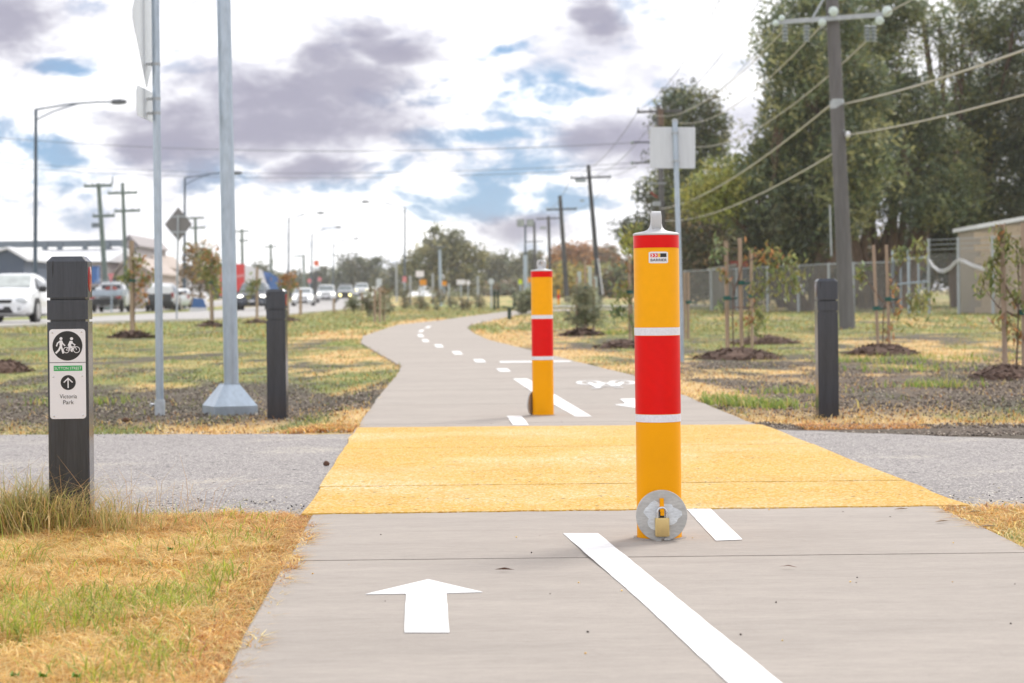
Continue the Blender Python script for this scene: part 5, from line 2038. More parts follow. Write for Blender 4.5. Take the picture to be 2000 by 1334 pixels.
s1 = shed('long shed with pale roof and mauve grey wall beyond the road', -140, 206, 150, 515, 484, M['shedwall'], M['shedroof'], 16,
          wins=[(172, 522, 180, 545, M['shedblue']), (187, 522, 195, 545, M['shedblue'])])
a = GX(-140, 150)
for px in (88, 117, 166, 210):
    c = P(px, 484, 157.6) - a
    MB().box(c, (.4, .3, .9)).build('ridge_bracket', M['beam'], s1)
c0_, c1_ = P(-140, 477, 158) - a, P(240, 477, 158) - a
MB().box((c0_ + c1_) / 2, ((c1_ - c0_).x, .8, .5)).build('ridge_beam', M['beam'], s1)
shed('dark slate blue gabled shed by the road', -62, 48, 112, 508, 490, M['shedblue'], M['shedroof'], 10, True, slope_px=.72)
shed('beige warehouse with steep notched gable', 206, 243, 158, 520, 487, M['shedbeige'], M['shedroof'], 14, True, slope_px=.3, wins=[(214, 530, 222, 536, M['winglass'])])
shed('tall narrow mauve grey gabled building behind the poles', 243, 268, 165, 480, 463, M['shedwall'], M['shedwall'], 14, True, slope_px=.45, wins=[(251, 482, 255, 520, M['winglass']), (260, 484, 264, 520, M['winglass'])])
shed('cream gabled house beside the tall narrow building', 228, 296, 152, 535, 505, M['shedbeige'], M['shedbeige'], 12, True, slope_px=.35, wins=[(240, 552, 250, 565, M['winglass'])])
shed('pale beige store with sloping parapet', 268, 312, 172, 522, 500, M['shedbeige'], M['shedbeige'], 12, True, slope_px=.6)
shed('low blue grey building behind the diamond sign', 312, 372, 185, 523, 515, M['shedroof'], M['beam'], 10, wins=[(326, 528, 335, 548, M['rust'])])
o = MB().box((0, 0, .55), (1.7, .9, 1.1)).box((0, -.0, 1.14), (1.8, 1.0, .08)).build('skip_bin', M['bluepaint'])
o.location = P(168, 545, 138)
o.location.z = float(P(168, 548, 138).z) - .2
tag(o, 'blue skip bin raised against the long shed', 'bin')
p_ = GX(389, 125)
t = thing('banner', 'blue and white banner board on the far verge', 'banner', p_)
zz = P(389, 585, 125).z - p_.z
MB().plate([(-.5, .2), (.1, .15), (.45, .2), (.3, .75), (-.35, .85)], -.02, .02).build('blue_panel', M['bluepaint'], t)
MB().plate([(-.6, -.05), (.5, -.05), (.5, .2), (-.6, .25)], -.05, -.015).build('white_panel', M['signwhite'], t)
p_ = GX(340, 140)
t = thing('guard_rail', 'brown timber rail fence in front of the low blue grey building', 'fence', p_)
for i in range(5):
    MB().box((-.8 + i * .7, 0, .6), (.1, .1, 1.3)).build('post', M['stakewood'], t)
for z in (.5, 1.1):
    MB().box((.6, -.06, z), (3.4, .05, .14), M4=Matrix.Rotation(R(8), 4, 'Y')).build('rail', M['stakewood'], t)


# ------------------------------------------------------------------ cars
def loft(st, hw):
    rs = []
    for y, zb, zbelt, ztop, wl_, wb, wt in st:
        h = []
        zm = zb + (zbelt - zb) * .5
        half = [(wl_ * .82, zb), (wl_ * .97, zb + .08), (wl_ * 1.0, zm), (wb, zbelt), (wt + (wb - wt) * .1, ztop - (ztop - zbelt) * .16), (wt * .86, ztop - .012), (wt * .4, ztop)]
        ring = [Vector((a * hw, y, z)) for a, z in half] + [Vector((-a * hw, y, z)) for a, z in reversed(half)]
        rs.append(ring)
    m_ = MB().rings(rs)
    m_.f = [tuple(reversed(f)) for f in m_.f]
    return m_


SEDAN = [(-2.40, .40, .72, .80, .80, .80, .70), (-2.28, .26, .90, 1.00, .94, .92, .76), (-1.65, .20, .96, 1.08, 1.0, .98, .74), (-.95, .18, .97, 1.40, 1.0, .98, .66), (-.15, .18, .96, 1.47, 1.0, .99, .66),
         (.45, .18, .95, 1.42, 1.0, .99, .65), (1.20, .18, .93, 1.02, 1.0, .98, .74), (1.90, .20, .82, .92, .99, .94, .70), (2.28, .24, .62, .76, .94, .86, .62), (2.42, .30, .52, .60, .80, .76, .5)]
SUV = [(-2.30, .50, .95, 1.05, .88, .90, .82), (-2.22, .34, 1.05, 1.55, .96, .95, .76), (-1.9, .30, 1.06, 1.74, 1.0, .98, .76), (-.9, .28, 1.06, 1.78, 1.0, .98, .76), (.1, .28, 1.05, 1.77, 1.0, .98, .76),
       (.55, .28, 1.05, 1.70, 1.0, .98, .75), (1.15, .28, 1.05, 1.15, 1.0, .98, .82), (1.9, .30, 1.0, 1.08, .99, .96, .80), (2.25, .34, .86, .98, .95, .92, .72), (2.36, .42, .70, .78, .84, .82, .6)]
HATCH = [(-1.95, .40, .80, .95, .86, .86, .76), (-1.85, .26, .95, 1.30, .95, .93, .72), (-1.5, .20, .96, 1.45, 1.0, .98, .70), (-.6, .18, .96, 1.52, 1.0, .98, .70), (.15, .18, .95, 1.50, 1.0, .98, .70),
         (.5, .18, .95, 1.42, 1.0, .98, .69), (1.15, .18, .94, 1.06, 1.0, .98, .76), (1.6, .20, .84, .95, .99, .94, .72), (1.9, .24, .66, .78, .93, .86, .62), (2.0, .30, .55, .62, .8, .76, .5)]


def car(label, kind, loc, heading, paint, lights='lampon', wind='glass', W=1.84, group=None, tailm=None, extra=None, name='car'):
    st = {'sedan': SEDAN, 'suv': SUV, 'hatch': HATCH}[kind]
    hw = W / 2
    t = thing(name, label, 'car', loc, heading, group)
    loft(st, hw).build('body', M[paint], t, True)
    iw = 6                      # windscreen base station
    a, b_ = st[iw - 1], st[iw]
    f0, f1 = .06, .90

    def at(s0, s1, f_):
        return [s0[i] + (s1[i] - s0[i]) * f_ for i in range(7)]
    p, q = at(a, b_, f0), at(a, b_, f1)
    up = Vector((0, .55, .83)) * .014
    ws = MB().add([Vector((-p[6] * hw * .93, p[0], p[3])) + up, Vector((p[6] * hw * .93, p[0], p[3])) + up, Vector((q[6] * hw * .98, q[0], q[3] - .0)) + up, Vector((-q[6] * hw * .98, q[0], q[3] - .0)) + up,
                   Vector((-p[6] * hw * .93, p[0], p[3])) - up, Vector((p[6] * hw * .93, p[0], p[3])) - up, Vector((q[6] * hw * .98, q[0], q[3])) - up, Vector((-q[6] * hw * .98, q[0], q[3])) - up],
                  [(3, 2, 1, 0), (4, 5, 6, 7), (0, 1, 5, 4), (1, 2, 6, 5), (2, 3, 7, 6), (3, 0, 4, 7)])
    ws.build('windscreen', M[wind], t)
    # rear window
    r0, r1 = (st[2], st[3]) if kind == 'sedan' else (st[1], st[2])
    p, q = at(r0, r1, .12 if kind == 'sedan' else -.0), at(r0, r1, .9)
    zlow = p[3] if kind == 'sedan' else p[2] + .06
    rw = MB().add([Vector((-q[6] * hw * .92, q[0] - .02, q[3] - .02)), Vector((q[6] * hw * .92, q[0] - .02, q[3] - .02)), Vector((p[6] * hw * 1.0, p[0] - .05, zlow)), Vector((-p[6] * hw * 1.0, p[0] - .05, zlow))], [(0, 1, 2, 3)])
    rw.build('rear_window', M['winglass'], t)
    # side windows
    i0 = 3 if kind == 'sedan' else 2
    for sx in (-1, 1):
        A, B, C_, D_ = at(st[iw - 1], st[iw], .75), st[iw - 1], st[i0], at(st[i0 - 1], st[i0], .35)
        low = lambda s_: Vector((sx * (s_[5] * hw + .012), s_[0], s_[2] + .03))

        def hi_(s_, k=.80):
            zt_ = s_[2] + (s_[3] - s_[2]) * k
            return Vector((sx * ((s_[5] + (s_[6] + (s_[5] - s_[6]) * .1 - s_[5]) * (k / .84)) * hw + .012), s_[0], zt_))
        mid_s = at(st[i0], st[iw - 1], .5)
        vs = [low(A), low(B), low(mid_s), low(C_), low(D_), hi_(C_), hi_(mid_s), hi_(B)]
        fs = [(0, 1, 7), (1, 2, 6, 7), (2, 3, 5, 6), (3, 4, 5)]
        MB().add(vs, fs if sx > 0 else [tuple(reversed(f)) for f in fs]).build('side_window', M['winglass'], t)
        mz = st[iw][2] + .03
        MB().lathe([(.03, -.12), (.09, -.09), (.09, .08), (.03, .11)], 8, c=(sx * (hw + .07), st[iw][0] - .25, mz + .02), axis='x').build('mirror', M['carblack'], t, True)
    # wheels
    wr = .33 if kind != 'suv' else .37
    wb = 1.42 if kind != 'hatch' else 1.25
    for sx in (-1, 1):
        for sy in (-1, 1):
            cx_ = sx * (hw - .11)
            well = MB().lathe([(wr + .07, -.02), (wr + .07, .015)], 18, c=(sx * hw - .012, sy * wb, wr), axis='x').build('wheel_arch', M['carblack'], t)
            ty = MB().lathe([(wr - .10, -.11), (wr - .02, -.115), (wr, -.08), (wr, .08), (wr - .02, .115), (wr - .10, .11)], 22, c=(cx_ + sx * .03, sy * wb, wr), axis='x').build('tyre', M['tyre'], t, True)
            rim = MB().lathe([(wr - .09, .0), (wr - .10, .03), (.06, .045), (.02, .05)], 20, c=(0, 0, 0), axis='x')
            rim.v = [(x * sx + cx_ + sx * .125, y + sy * wb, z + wr) for x, y, z in rim.v]
            rim.build('rim', M['rim'], ty, True)
    # front
    yF = st[-1][0]
    zl = st[-2][2]
    for sx in (-1, 1):
        MB().lathe([(.03, -.06), (.11, -.02), (.11, .02), (.05, .05)], 12, c=(0, 0, 0), axis='y')
        h = MB().lathe([(.15, -.05), (.15, .04), (.08, .07)], 14, axis='y')
        h.v = [(x * 1.25 + sx * hw * .70, -y + yF - .10, z * .62 + zl) for x, y, z in h.v]
        h.build('headlight', M[lights], t, True)
        tl = MB().box((sx * hw * .84, st[1][0] - .03, st[1][2] - .08), (.2, .1, .22 if kind != 'suv' else .34)).build('tail_light', M['tail'], t)
        MB().lathe([(.06, -.02), (.06, .02)], 10, c=(sx * hw * .66, yF - .02, st[-1][1] + .10), axis='y').build('fog_lamp', M['lampoff'], t)
    MB().plate([(-.42 * hw, zl - .05), (.42 * hw, zl - .05), (.46 * hw, zl + .05), (-.46 * hw, zl + .05)], yF - .015, yF + .012).build('grille', M['carblack'], t)
    MB().plate([(-.50 * hw, st[-1][1] - .02), (.50 * hw, st[-1][1] - .02), (.38 * hw, st[-1][1] + .17), (-.38 * hw, st[-1][1] + .17)], yF - .015, yF + .016).build('lower_grille', M['carblack'], t)
    MB().box((0, yF + .02, st[-1][1] + .16), (.37, .015, .10)).build('number_plate', M['signwhite'], t)
    MB().box((0, 0, .30), (W * .86, st[-1][0] * 1.8, .12)).build('underbody', M['carblack'], t)
    if tailm:
        MB().box((0, st[1][0] - .065, st[1][2] - .25), (W * .78, .08, .55)).build('tailgate', M[tailm], t)
        MB().box((0, st[1][0] - .10, st[1][1] + .12), (W * .95, .16, .26)).build('rear_bumper', M['carblack'], t)
        MB().box((0, st[1][0] - .115, st[1][2] - .22), (.37, .02, .10)).build('rear_plate', M['signyel'], t)
    if extra:
        extra(t, st, hw, yF)
    return t


def on_road(px, D, dz=.02):
    a, _ = ray(px, CY + 15)
    X = a * D
    xe = float(np.interp(D, RD, RX))
    return Vector((X, D, float(zterr(xe, D)) + dz))


PI_ = math.pi
q = on_road(28, 59.6)
q.x = -14.85
car('large white sedan with unlit headlights coming along the road', 'sedan', q, PI_ + R(1.5), 'carwhite', 'lampoff', 'glasslight', 1.87)
car('dark blue four wheel drive with headlights on', 'suv', on_road(497, 126), PI_ + R(3), 'carnavy', 'lampon', 'glass', 1.92)
car('white hatchback with dark lower bumper and headlights on', 'hatch', on_road(593, 166), PI_ + R(3), 'carwhite', 'lampon', 'glass', 1.80)
car('pale wagon with headlights on behind the hatchback', 'suv', on_road(638, 196, .02), PI_ + R(4), 'carwhite', 'lampon', 'glass', 1.9)


def bullbar(t, st, hw, yF):
    MB().tube([(-.75, yF + .12, .55), (-.75, yF + .14, .95), (.75, yF + .14, .95), (.75, yF + .12, .55)], .045, 8).build('bull_bar', M['carblack'], t)
    MB().box((0, yF + .08, .60), (1.7, .12, .5)).build('bumper', M['carblack'], t)
    for sx in (-.55, .55):
        MB().lathe([(.16, -.05), (.16, .04), (.08, .06)], 14, c=(sx, yF + .2, .62), axis='y').build('driving_lamp', M['lampyellow'], t, True)
    MB().box((0, -.6, 1.86), (1.3, 1.6, .06)).build('roof_rack', M['carsilver'], t)


car('silver four wheel drive with bull bar and round yellow lamps', 'suv', on_road(675, 230), PI_ + R(4), 'carsilver', 'lampoff', 'glass', 1.95, extra=bullbar)
qq = on_road(707, 248)
qq.z += .25
car('farthest oncoming white van like wagon with headlights on', 'suv', qq, PI_ + R(4), 'carwhite', 'lampyellow', 'glass', 1.9)
qq = GX(320, 130)
qq.z += .04
car('white wagon with dark tailgate driving away', 'suv', qq, R(4), 'carwhite', 'lampoff', 'glass', 1.88, tailm='cardark')
qq = GX(352, 142)
qq.z += .04
car('white sedan ahead of the wagon driving away', 'sedan', qq, R(4), 'carwhite', 'lampoff', 'glass', 1.84, tailm=None)
qq = GX(285, 190)
qq.z += .04
car('grey hatchback far down the outgoing lane', 'hatch', qq, R(4), 'carsilver', 'lampoff', 'glass', 1.8, tailm='cardark')
qq = GX(78, 128)
qq.z += .04
car('pale sedan parked half hidden behind the large white sedan', 'hatch', qq, R(90), 'carwhite', 'lampoff', 'glass', 1.8)
# tray truck seen from behind
qq = GX(216, 118)
qq.z += .04
t = thing('tray_truck', 'white utility with a loaded silver tray driving away', 'truck', qq, R(4))
cab = [(.35, .45, 1.05, 1.15, .92, .9, .8), (.4, .35, 1.08, 1.72, .97, .95, .74), (.9, .32, 1.08, 1.78, 1, .97, .74), (1.35, .32, 1.06, 1.72, 1, .97, .73), (1.9, .32, 1.04, 1.14, 1, .97, .82), (2.5, .36, .98, 1.06, .98, .94, .78), (2.8, .44, .80, .9, .88, .85, .65)]
loft(cab, .92).build('cab', M['carwhite'], t, True)
MB().plate([(-.6, 1.2), (.6, 1.2), (.55, 1.62), (-.55, 1.62)], .37, .39).build('rear_window', M['winglass'], t)
tr = MB().box((0, -1.0, 1.0), (1.95, 2.5, .08)).build('tray_floor', M['galv'], t)
for c, d_ in (((-.96, -1.0, 1.16), (.04, 2.5, .26)), ((.96, -1.0, 1.16), (.04, 2.5, .26)), ((0, -2.25, 1.16), (1.95, .04, .26))):
    MB().box(c, d_).build('tray_side', M['galv'], t)
MB().tube([(-.9, .2, 1.0), (-.9, .2, 1.85), (.9, .2, 1.85), (.9, .2, 1.0)], .035, 6).build('headboard', M['galvdull'], t)
for sx in (-1, 1):
    for sy in (-1.15, 2.0):
        MB().lathe([(.25, -.1), (.34, -.1), (.36, 0), (.34, .1), (.25, .1)], 18, c=(sx * .80, sy, .36), axis='x').build('tyre', M['tyre'], t, True)
    MB().box((sx * .78, -2.28, .86), (.3, .06, .12)).build('tail_light', M['tail'], t)
    MB().lathe([(.03, -.1), (.09, -.08), (.09, .08), (.03, .1)], 8, c=(sx * 1.05, 1.6, 1.2), axis='x').build('mirror', M['carwhite'], t, True)
MB().box((0, -.2, .6), (1.5, 4.2, .35)).build('chassis', M['carblack'], t)
ld = qq + Vector((0, 0, 0))
for nm, lab, c, d_, m_ in (('fuel_can', 'red plastic container on the tray of the white utility', (.35, -1.5, 1.28), (.6, .5, .42), 'rust'), ('bucket', 'white bucket on the tray of the white utility', (-.35, -1.6, 1.26), (.34, .34, .40), 'carwhite'), ('tool_box', 'dark tool box on the tray of the white utility', (-.6, -.9, 1.28), (.5, .9, .45), 'carblack')):
    mb = MB()
    x, y, z = d_[0] / 2, d_[1] / 2, d_[2] / 2
    mb.rings([[Vector((sx * x * k_, sy * y * k_, zz_)) for sx, sy in ((-1, -1), (1, -1), (1, 1), (-1, 1))] for k_, zz_ in ((.85, -z), (1, -z * .6), (1, z * .7), (.6, z), (.25, z), (.25, z * 1.2))])
    o = mb.build(nm, M[m_])
    o.location = ld + Vector(c)
    tag(o, lab, nm.replace('_', ' '))
# parked truck with red and white body
qq = GX(497, 205)
qq.z += .2
t = thing('parked_truck', 'parked truck with red box, white tarpaulin body and blue nose', 'truck', qq, R(-52))
MB().box((0, -2.6, 2.2), (2.3, 1.6, 3.2)).build('red_box', M['truckred'], t)
MB().box((0, -2.6, 2.55), (2.34, 1.64, .28), M4=Matrix.Rotation(R(8), 4, 'X')).build('pale_stripe', M['pinkred'], t)
b2_ = MB().add([(-1.15, -1.75, .7), (1.15, -1.75, .7), (1.15, 1.2, .7), (-1.15, 1.2, .7), (-1.15, -1.75, 3.7), (1.15, -1.75, 3.7), (1.15, .3, 3.2), (-1.15, .3, 3.2)], [(0, 3, 2, 1), (4, 5, 6, 7), (0, 1, 5, 4), (1, 2, 6, 5), (2, 3, 7, 6), (3, 0, 4, 7)])
b2_.build('tarpaulin_body', M['truckwhite'], t)
b3_ = MB().add([(-1.1, 1.25, .7), (1.1, 1.25, .7), (1.1, 3.2, .7), (-1.1, 3.2, .7), (-1.1, 1.1, 3.0), (1.1, 1.1, 3.0), (1.1, 2.6, 2.2), (-1.1, 2.6, 2.2)], [(0, 3, 2, 1), (4, 5, 6, 7), (0, 1, 5, 4), (1, 2, 6, 5), (2, 3, 7, 6), (3, 0, 4, 7)])
b3_.build('cab', M['bluepaint'], t)
MB().plate([(-.9, 1.8), (.9, 1.8), (.85, 2.15), (-.85, 2.15)], 2.86, 2.9).build('windscreen', M['glass'], t)
for sx in (-1, 1):
    for sy in (-2.6, -1.4, 2.4):
        MB().lathe([(.3, -.13), (.48, -.13), (.5, 0), (.48, .13), (.3, .13)], 16, c=(sx * 1.0, sy, .5), axis='x').build('tyre', M['tyre'], t, True)

# ------------------------------------------------------------------ grass, gravel, debris


def blades(name, X, Y, Z, H, Wd, lean, cols, bend=.6):
    n = len(X)
    az = rng.random(n) * 2 * math.pi
    base = np.stack([X, Y, Z], 1)
    d = np.stack([np.cos(az), np.sin(az), np.zeros(n)], 1)
    s = np.stack([-np.sin(az + rng.normal(size=n) * .5), np.cos(az), np.zeros(n)], 1)
    up = np.array([0, 0, 1.0])
    ln = lean[:, None]
    m1 = base + up * H[:, None] * .55 + d * H[:, None] * ln * .40
    tip = base + up * H[:, None] * (1 - .45 * ln * bend) + d * H[:, None] * ln * (.9 + bend)
    w = Wd[:, None]
    Vv = np.stack([base - s * w / 2, base + s * w / 2, m1 + s * w * .42, m1 - s * w * .42, tip + s * w * .06, tip - s * w * .06], 1).reshape(-1, 3)
    i = np.arange(n)[:, None] * 6
    Q = np.concatenate([i + np.array([0, 1, 2, 3]), i + np.array([3, 2, 4, 5])], 0)
    o = arrays_object(name, Vv, Q, M['blade'], None, np.repeat(cols, 6, 0))
    o['kind'] = 'stuff'
    return o


def pick(pal, n):
    return np.array(pal)[rng.integers(0, len(pal), n)]


DRY = [S(240, 212, 142), S(234, 200, 122), S(246, 224, 166), S(216, 176, 106), S(236, 208, 144)]
GRN = [S(170, 180, 70), S(150, 166, 62), S(188, 190, 90), S(134, 152, 60)]
ORG = [S(222, 172, 106), S(206, 150, 88), S(230, 186, 124), S(184, 128, 80)]


def lawn_left():
    n = 150000
    Y = 3.4 + (DN + .05 - 3.4) * rng.random(n) ** .85
    X = -3.2 + (3.2 + XL(Y) + .045) * rng.random(n)
    gap = XL(Y) - X
    keep = (X > -.30 * Y - .35)
    X, Y, gap = X[keep], Y[keep], gap[keep]
    n = len(X)
    cl = fbm(X * 5.5, Y * 3.5, 77)
    g = sstep(.46, .66, fbm(X * 4.5 + 4, Y * 2.2, 91)) * (.10 + .38 * np.exp(-((gap - .42) / .33) ** 2) * (1 - sstep(5.6, 6.8, Y))) + .025
    g = g * (sstep(.03, .15, gap))
    isg = rng.random(n) < g * .55
    H = .020 + .024 * rng.random(n) + .022 * sstep(.5, .7, cl)
    H = np.where(isg, H * 1.5 + .006, H)
    H = np.where(gap < .07, H * .7, H)
    lean = .7 + 1.0 * rng.random(n)
    lean = np.where(isg, lean * .45, lean)
    Wd = .0026 + .0022 * rng.random(n)
    cols = pick(DRY, n)
    og = (rng.random(n) < .35 * (1 - sstep(.02, .20, gap)) + .07 + .25 * sstep(6.6, 7.3, Y))
    cols = np.where(og[:, None], pick(ORG, n), cols)
    cols = np.where(isg[:, None], pick(GRN, n), cols) * (.8 + .4 * rng.random((n, 1)))
    blades('lawn_grass', X, Y, zterr(X, Y) - .018 + np.zeros(n), H, Wd, lean, np.clip(cols, 0, .95))


lawn_left()


def patch_grass(name, x0, x1, y0, y1, n, h0, h1, w, pal, green=0.0, lean=(.4, 1.3), test=None, gnoise=None):
    X = x0 + (x1 - x0) * rng.random(n)
    Y = y0 + (y1 - y0) * rng.random(n)
    if test is not None:
        k = test(X, Y)
        X, Y = X[k], Y[k]
    n = len(X)
    cols = pick(pal, n)
    isg = rng.random(n) < green
    cols = np.where(isg[:, None], pick(GRN, n), cols) * (.75 + .5 * rng.random((n, 1)))
    H = h0 + (h1 - h0) * rng.random(n) ** 1.5
    blades(name, X, Y, zterr(X, Y) - .02, H, w * (.6 + .8 * rng.random(n)), lean[0] + (lean[1] - lean[0]) * rng.random(n), np.clip(cols, 0, .95))


# dry clump at the driveway corner on the other side of the path
patch_grass('dry_lawn_strip', 1.0, 4.4, 4.4, DN - .02, 62000, .02, .045, .0035, DRY + ORG[:1], .05, (.6, 1.6), lambda X, Y: (X > XR(Y) + .005))
patch_grass('dry_grass_clump', 1.5, 3.4, 6.5, DN + .06, 16000, .02, .06, .004, DRY + ORG, .03, (.8, 2.2), lambda X, Y: (X > XR(Y) - .02) & (Y > DN - .55 - .25 * vnoise(X * 6, Y * 3)))
# tall tuft round the sign post
n = 4200
q = rng.normal(size=(n, 2))
X = pw1.x - .13 + q[:, 0] * .20
Y = pw1.y - .02 + q[:, 1] * .11
k = (np.abs(X - pw1.x) > .09) | (Y < pw1.y - .005) | (Y > pw1.y + .16)
X, Y = X[k], Y[k]
n = len(X)
fall = np.exp(-((X - (pw1.x - .12)) / .34) ** 2)
H = (.04 + .23 * rng.random(n) ** 1.6) * (.35 + .75 * fall)
cols = pick([S(196, 186, 118), S(170, 170, 92), S(218, 196, 138), S(204, 168, 108), S(150, 158, 82), S(226, 206, 156)], n) * (.8 + .4 * rng.random((n, 1)))
blades('tall_grass_tuft', X, Y, np.full(n, -.02), H, .0024 + .002 * rng.random(n), .15 + 1.0 * rng.random(n), np.clip(cols, 0, .95), .8)
# thin seed stems
n = 620
X = pw1.x - .10 + np.clip(rng.normal(size=n), -1.7, 1.7) * .36
Y = pw1.y - .05 + rng.normal(size=n) * .15
k = (np.abs(X - pw1.x) > .10) | (Y < pw1.y - .01)
X, Y = X[k], Y[k]
n = len(X)
blades('seed_stems', X, Y, np.full(n, -.02), .10 + .24 * rng.random(n) ** 1.5, np.full(n, .0017), .2 + .9 * rng.random(n), np.clip(pick([S(206, 176, 128), S(190, 150, 104)], n), 0, .9), .9)
# broad weed leaves in the lawn
for px, py in ((333, 1082), (30, 1332), (85, 1333), (150, 1334)):
    c = G(px, py)
    mb = MB()
    mb.add([(0, 0, .012)] + [(.011 * math.cos(a_) * (1 if i else .8), .011 * math.sin(a_), .018 + .006 * math.sin(3 * a_)) for i, a_ in enumerate(np.linspace(0, 6.283, 10, endpoint=False))], [(0, 1 + i, 1 + (i + 1) % 10) for i in range(10)])
    mb.tube([(0, 0, -.015), (0, 0, .012)], .0012, 5)
    o = mb.build('weed', mat('weed leaf', (.10, .26, .02), .5, noise=30, var=.15))
    o.location = c
    tag(o, 'small round bright green weed leaf in the dry lawn', 'weed', 'round weed leaves in the lawn')

# far edge of the driveway: orange dry tufts


def edge_test(X, Y):
    return (path_gap(X, Y) > -.02) & (Y < DF + .05 + .75 * fbm(X * 1.6, X * .3 + 5, 5) - .1) & (Y > DF - .05)


patch_grass('dry_edge_grass', -4.5, XL(DF), DF - .1, DF + .7, 26000, .02, .055, .008, ORG + DRY[:2], .05, (.5, 1.5), edge_test)
patch_grass('dry_edge_grass_beside_gravel', 1.5, 5.0, DF - .1, DF + .55, 12000, .02, .05, .008, ORG, .02, (.5, 1.6), lambda X, Y: (np.abs(X - 2.35) < .55 - .25 * vnoise(X * 4, Y)) & (Y < DF + .28 + .2 * vnoise(X * 5, Y)) & (path_gap(X, Y) > .05))

# verge turf beyond the driveway, following bare and green ground


def verge(name, n, D0, D1, x0, x1, hs, ws):
    Y = D0 + (D1 - D0) * rng.random(n) ** 1.3
    f_ = x0 + (x1 - x0) * rng.random(n)
    X = f_ * Y
    pg = path_gap(X, Y)
    soil, green, lush = cover(X, Y)
    rd = np.interp(Y, RD, RX)
    k = (pg > -.01) & (rng.random(n) > soil * .93) & (X > rd + .3)
    X, Y, green, lush = X[k], Y[k], green[k], lush[k]
    n = len(X)
    isg = rng.random(n) < green * .75
    cols = np.where(isg[:, None], pick([S(146, 148, 82), S(130, 142, 72), S(160, 158, 92)], n), pick(DRY + ORG, n)) * (.55 + .45 * rng.random((n, 1)))
    H = hs * (.5 + .9 * rng.random(n)) * (1 + .5 * (isg & (lush > .5)))
    blades(name, X, Y, zterr(X, Y) - .02, H, ws * (.6 + .8 * rng.random(n)) * (Y / D0) ** .5, .3 + 1.0 * rng.random(n), np.clip(cols, 0, .95))


verge('verge_grass', 105000, DF + .25, 42, -.31, .40, .035, .007)
verge('far_verge_grass', 60000, 42, 140, -.28, .28, .06, .022)
# brighter tufts the photograph shows beside the path
for px, py, w, m_ in ((1430, 787, .26, 700), (1195, 650, .3, 350), (1830, 752, .22, 200), (1560, 765, .2, 140), (1690, 705, .35, 200), (160, 785, .25, 200), (1870, 700, .6, 260), (1770, 720, .4, 180)):
    c = G(px, py)
    X, Y = c.x + rng.normal(size=m_) * w, c.y + rng.normal(size=m_) * w * .9
    k = path_gap(X, Y) > .03
    X, Y = X[k], Y[k]
    n = len(X)
    o = blades('green_tuft', X, Y, zterr(X, Y) - .02, .05 + .07 * rng.random(n), .009 + .006 * rng.random(n), .3 + .7 * rng.random(n), pick([S(140, 162, 72), S(156, 170, 84), S(124, 148, 64), S(196, 180, 110)], n))


def stones(name, X, Y, size, pal, zf=zterr):
    n = len(X)
    s = size * (.5 + 1.0 * rng.random(n))
    octa = np.array([[1, 0, 0], [0, 1, 0], [-1, 0, 0], [0, -1, 0], [0, 0, .7], [0, 0, -.7]], float)
    Vv = octa[None] * s[:, None, None] * (.7 + .6 * rng.random((n, 6, 1)))
    a = rng.random(n) * 6.283
    ca, sa = np.cos(a)[:, None], np.sin(a)[:, None]
    x, y = Vv[..., 0] * ca - Vv[..., 1] * sa, Vv[..., 0] * sa + Vv[..., 1] * ca
    Vv = np.stack([x + X[:, None], y + Y[:, None], Vv[..., 2] + (zf(X, Y) - .012 + s * .3)[:, None]], -1).reshape(-1, 3)
    F = np.array([[0, 1, 4], [1, 2, 4], [2, 3, 4], [3, 0, 4], [1, 0, 5], [2, 1, 5], [3, 2, 5], [0, 3, 5]])
    T = (np.arange(n)[:, None, None] * 6 + F[None]).reshape(-1, 3)
    o = arrays_object(name, Vv, T, M['stone'], None, np.repeat(pick(pal, n), 6, 0), tri=True)
    o['kind'] = 'stuff'
    return o


GRV = [S(106, 95, 87), S(82, 73, 67), S(134, 122, 112), S(62, 54, 50), S(178, 166, 152), S(94, 80, 68)]
n = 60000
Y = DF - .9 + 13 * rng.random(n) ** 1.3
X = (-.31 + .72 * rng.random(n)) * Y
soil, _, _ = cover(X, Y)
k = (path_gap(X, Y) > .03) & (rng.random(n) < soil) & ((Y > DF) | ((X > 2) & (Y > np.interp(X, [p[0] for p in farline], [p[1] for p in farline]))))
stones('gravel', X[k], Y[k], .0085, GRV)
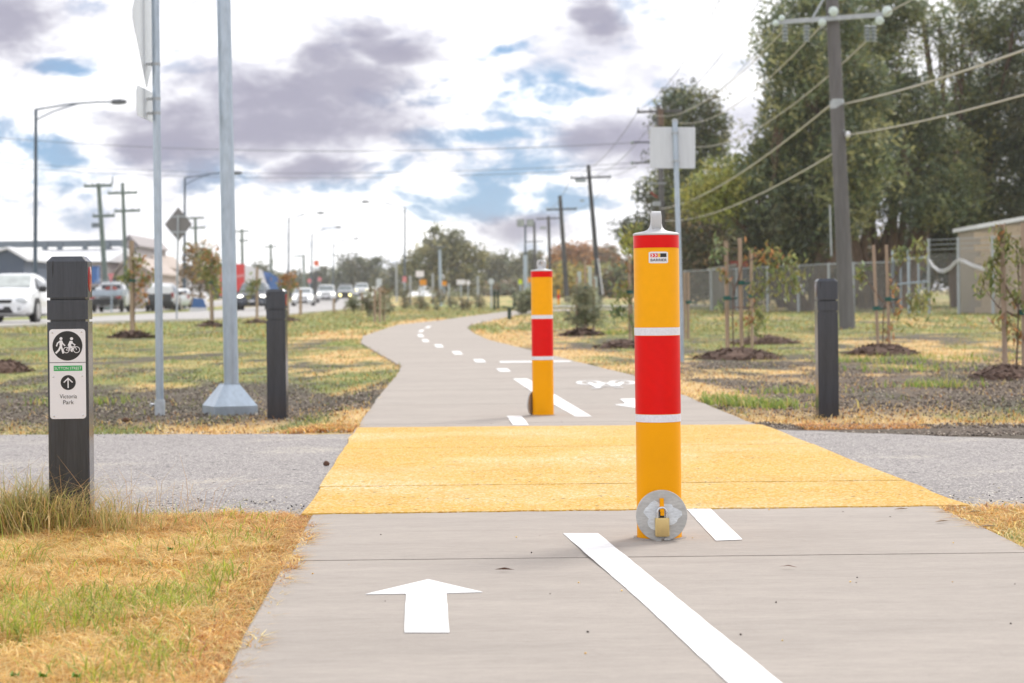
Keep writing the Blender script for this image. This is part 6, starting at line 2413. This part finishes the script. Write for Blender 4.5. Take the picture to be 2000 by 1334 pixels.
# gravel along both edges of the driveway and scattered grit
n = 2600
e = rng.random(n) < .5
Y = np.where(e, DN + .06 + np.abs(rng.normal(size=n)) * .35, DF - .03 - np.abs(rng.normal(size=n)) * .2)
X = (-.30 + .62 * rng.random(n)) * Y
k = (X < yx(Y, 0) - .02) | (X > yx(Y, 1) + .02)
stones('driveway_grit', X[k], Y[k], .004, [S(60, 58, 60), S(206, 196, 176), S(150, 142, 132), S(226, 214, 190)], lambda X, Y: np.zeros_like(X) + .006)
n = 130
Y = 4.4 + 9 * rng.random(n)
X = XL(Y) + (XR(Y) - XL(Y)) * rng.random(n)
stones('path_grit', X, Y, .003, [S(60, 52, 46), S(220, 170, 70), S(236, 200, 120), S(46, 40, 38)], lambda X, Y: np.zeros_like(X) + .013)
c = G(638, 909, 'path')
mb = MB().lathe([(.003, -.018), (.014, -.010), (.016, .0), (.011, .010), (.002, .016)], 9, axis='x')
mb.v = [(x, y * .9, max(z, -.010) + .012) for x, y, z in mb.v]
o = mb.build('seed_pod', M['brownleaf'], None, True)
o.location = (c.x, c.y, -.004)
o.rotation_euler = (0, 0, .4)
tag(o, 'brown seed pod lying on the driveway against the yellow strip', 'seed pod')
c = G(249, 838)
o = MB().lathe([(.004, -.03), (.018, -.01), (.016, .012), (.003, .03)], 8, axis='x').build('dry_leaf', M['brownleaf'], None, True)
o.location = (c.x, c.y - .05, .008)
tag(o, 'brown curled leaf at the far edge of the driveway', 'leaf')
# leaf litter along the path edges
for px, py in ((1840, 1022), (1905, 1003), (1760, 998), (1930, 1032), (985, 1117), (1540, 1112)):
    c = G(px, py, 'path')
    L = random.uniform(.02, .045)
    a_ = random.uniform(-.6, .6)
    d_ = Vector((math.cos(a_), math.sin(a_), 0)) * L
    s_ = Vector((-math.sin(a_), math.cos(a_), 0)) * L * .16
    o = MB().add([-d_, s_ + Vector((0, 0, .006)), d_, -s_ + Vector((0, 0, .004))], [(0, 3, 2, 1)]).build('fallen_leaf', M['brownleaf'] if px < 1700 else M['stakewood'])
    o.location = (c.x, c.y, .007)
    tag(o, 'thin dry gum leaf lying flat on the concrete path', 'leaf', 'dry leaves on the path')


# ------------------------------------------------------------------ thin haze in the air
hz_ = bpy.data.materials.new('thin haze')
hz_.use_nodes = True
hn, hl = hz_.node_tree.nodes, hz_.node_tree.links
hn.clear()
pv = hn.new('ShaderNodeVolumePrincipled')
pv.inputs['Color'].default_value = (.97, .985, 1.0, 1)
pv.inputs['Density'].default_value = .00028
pv.inputs['Anisotropy'].default_value = .2
ho = hn.new('ShaderNodeOutputMaterial')
hl.new(pv.outputs[0], ho.inputs['Volume'])
o = MB().box((0, 325, 9), (2000, 780, 24)).build('haze', hz_)
o['kind'] = 'stuff'
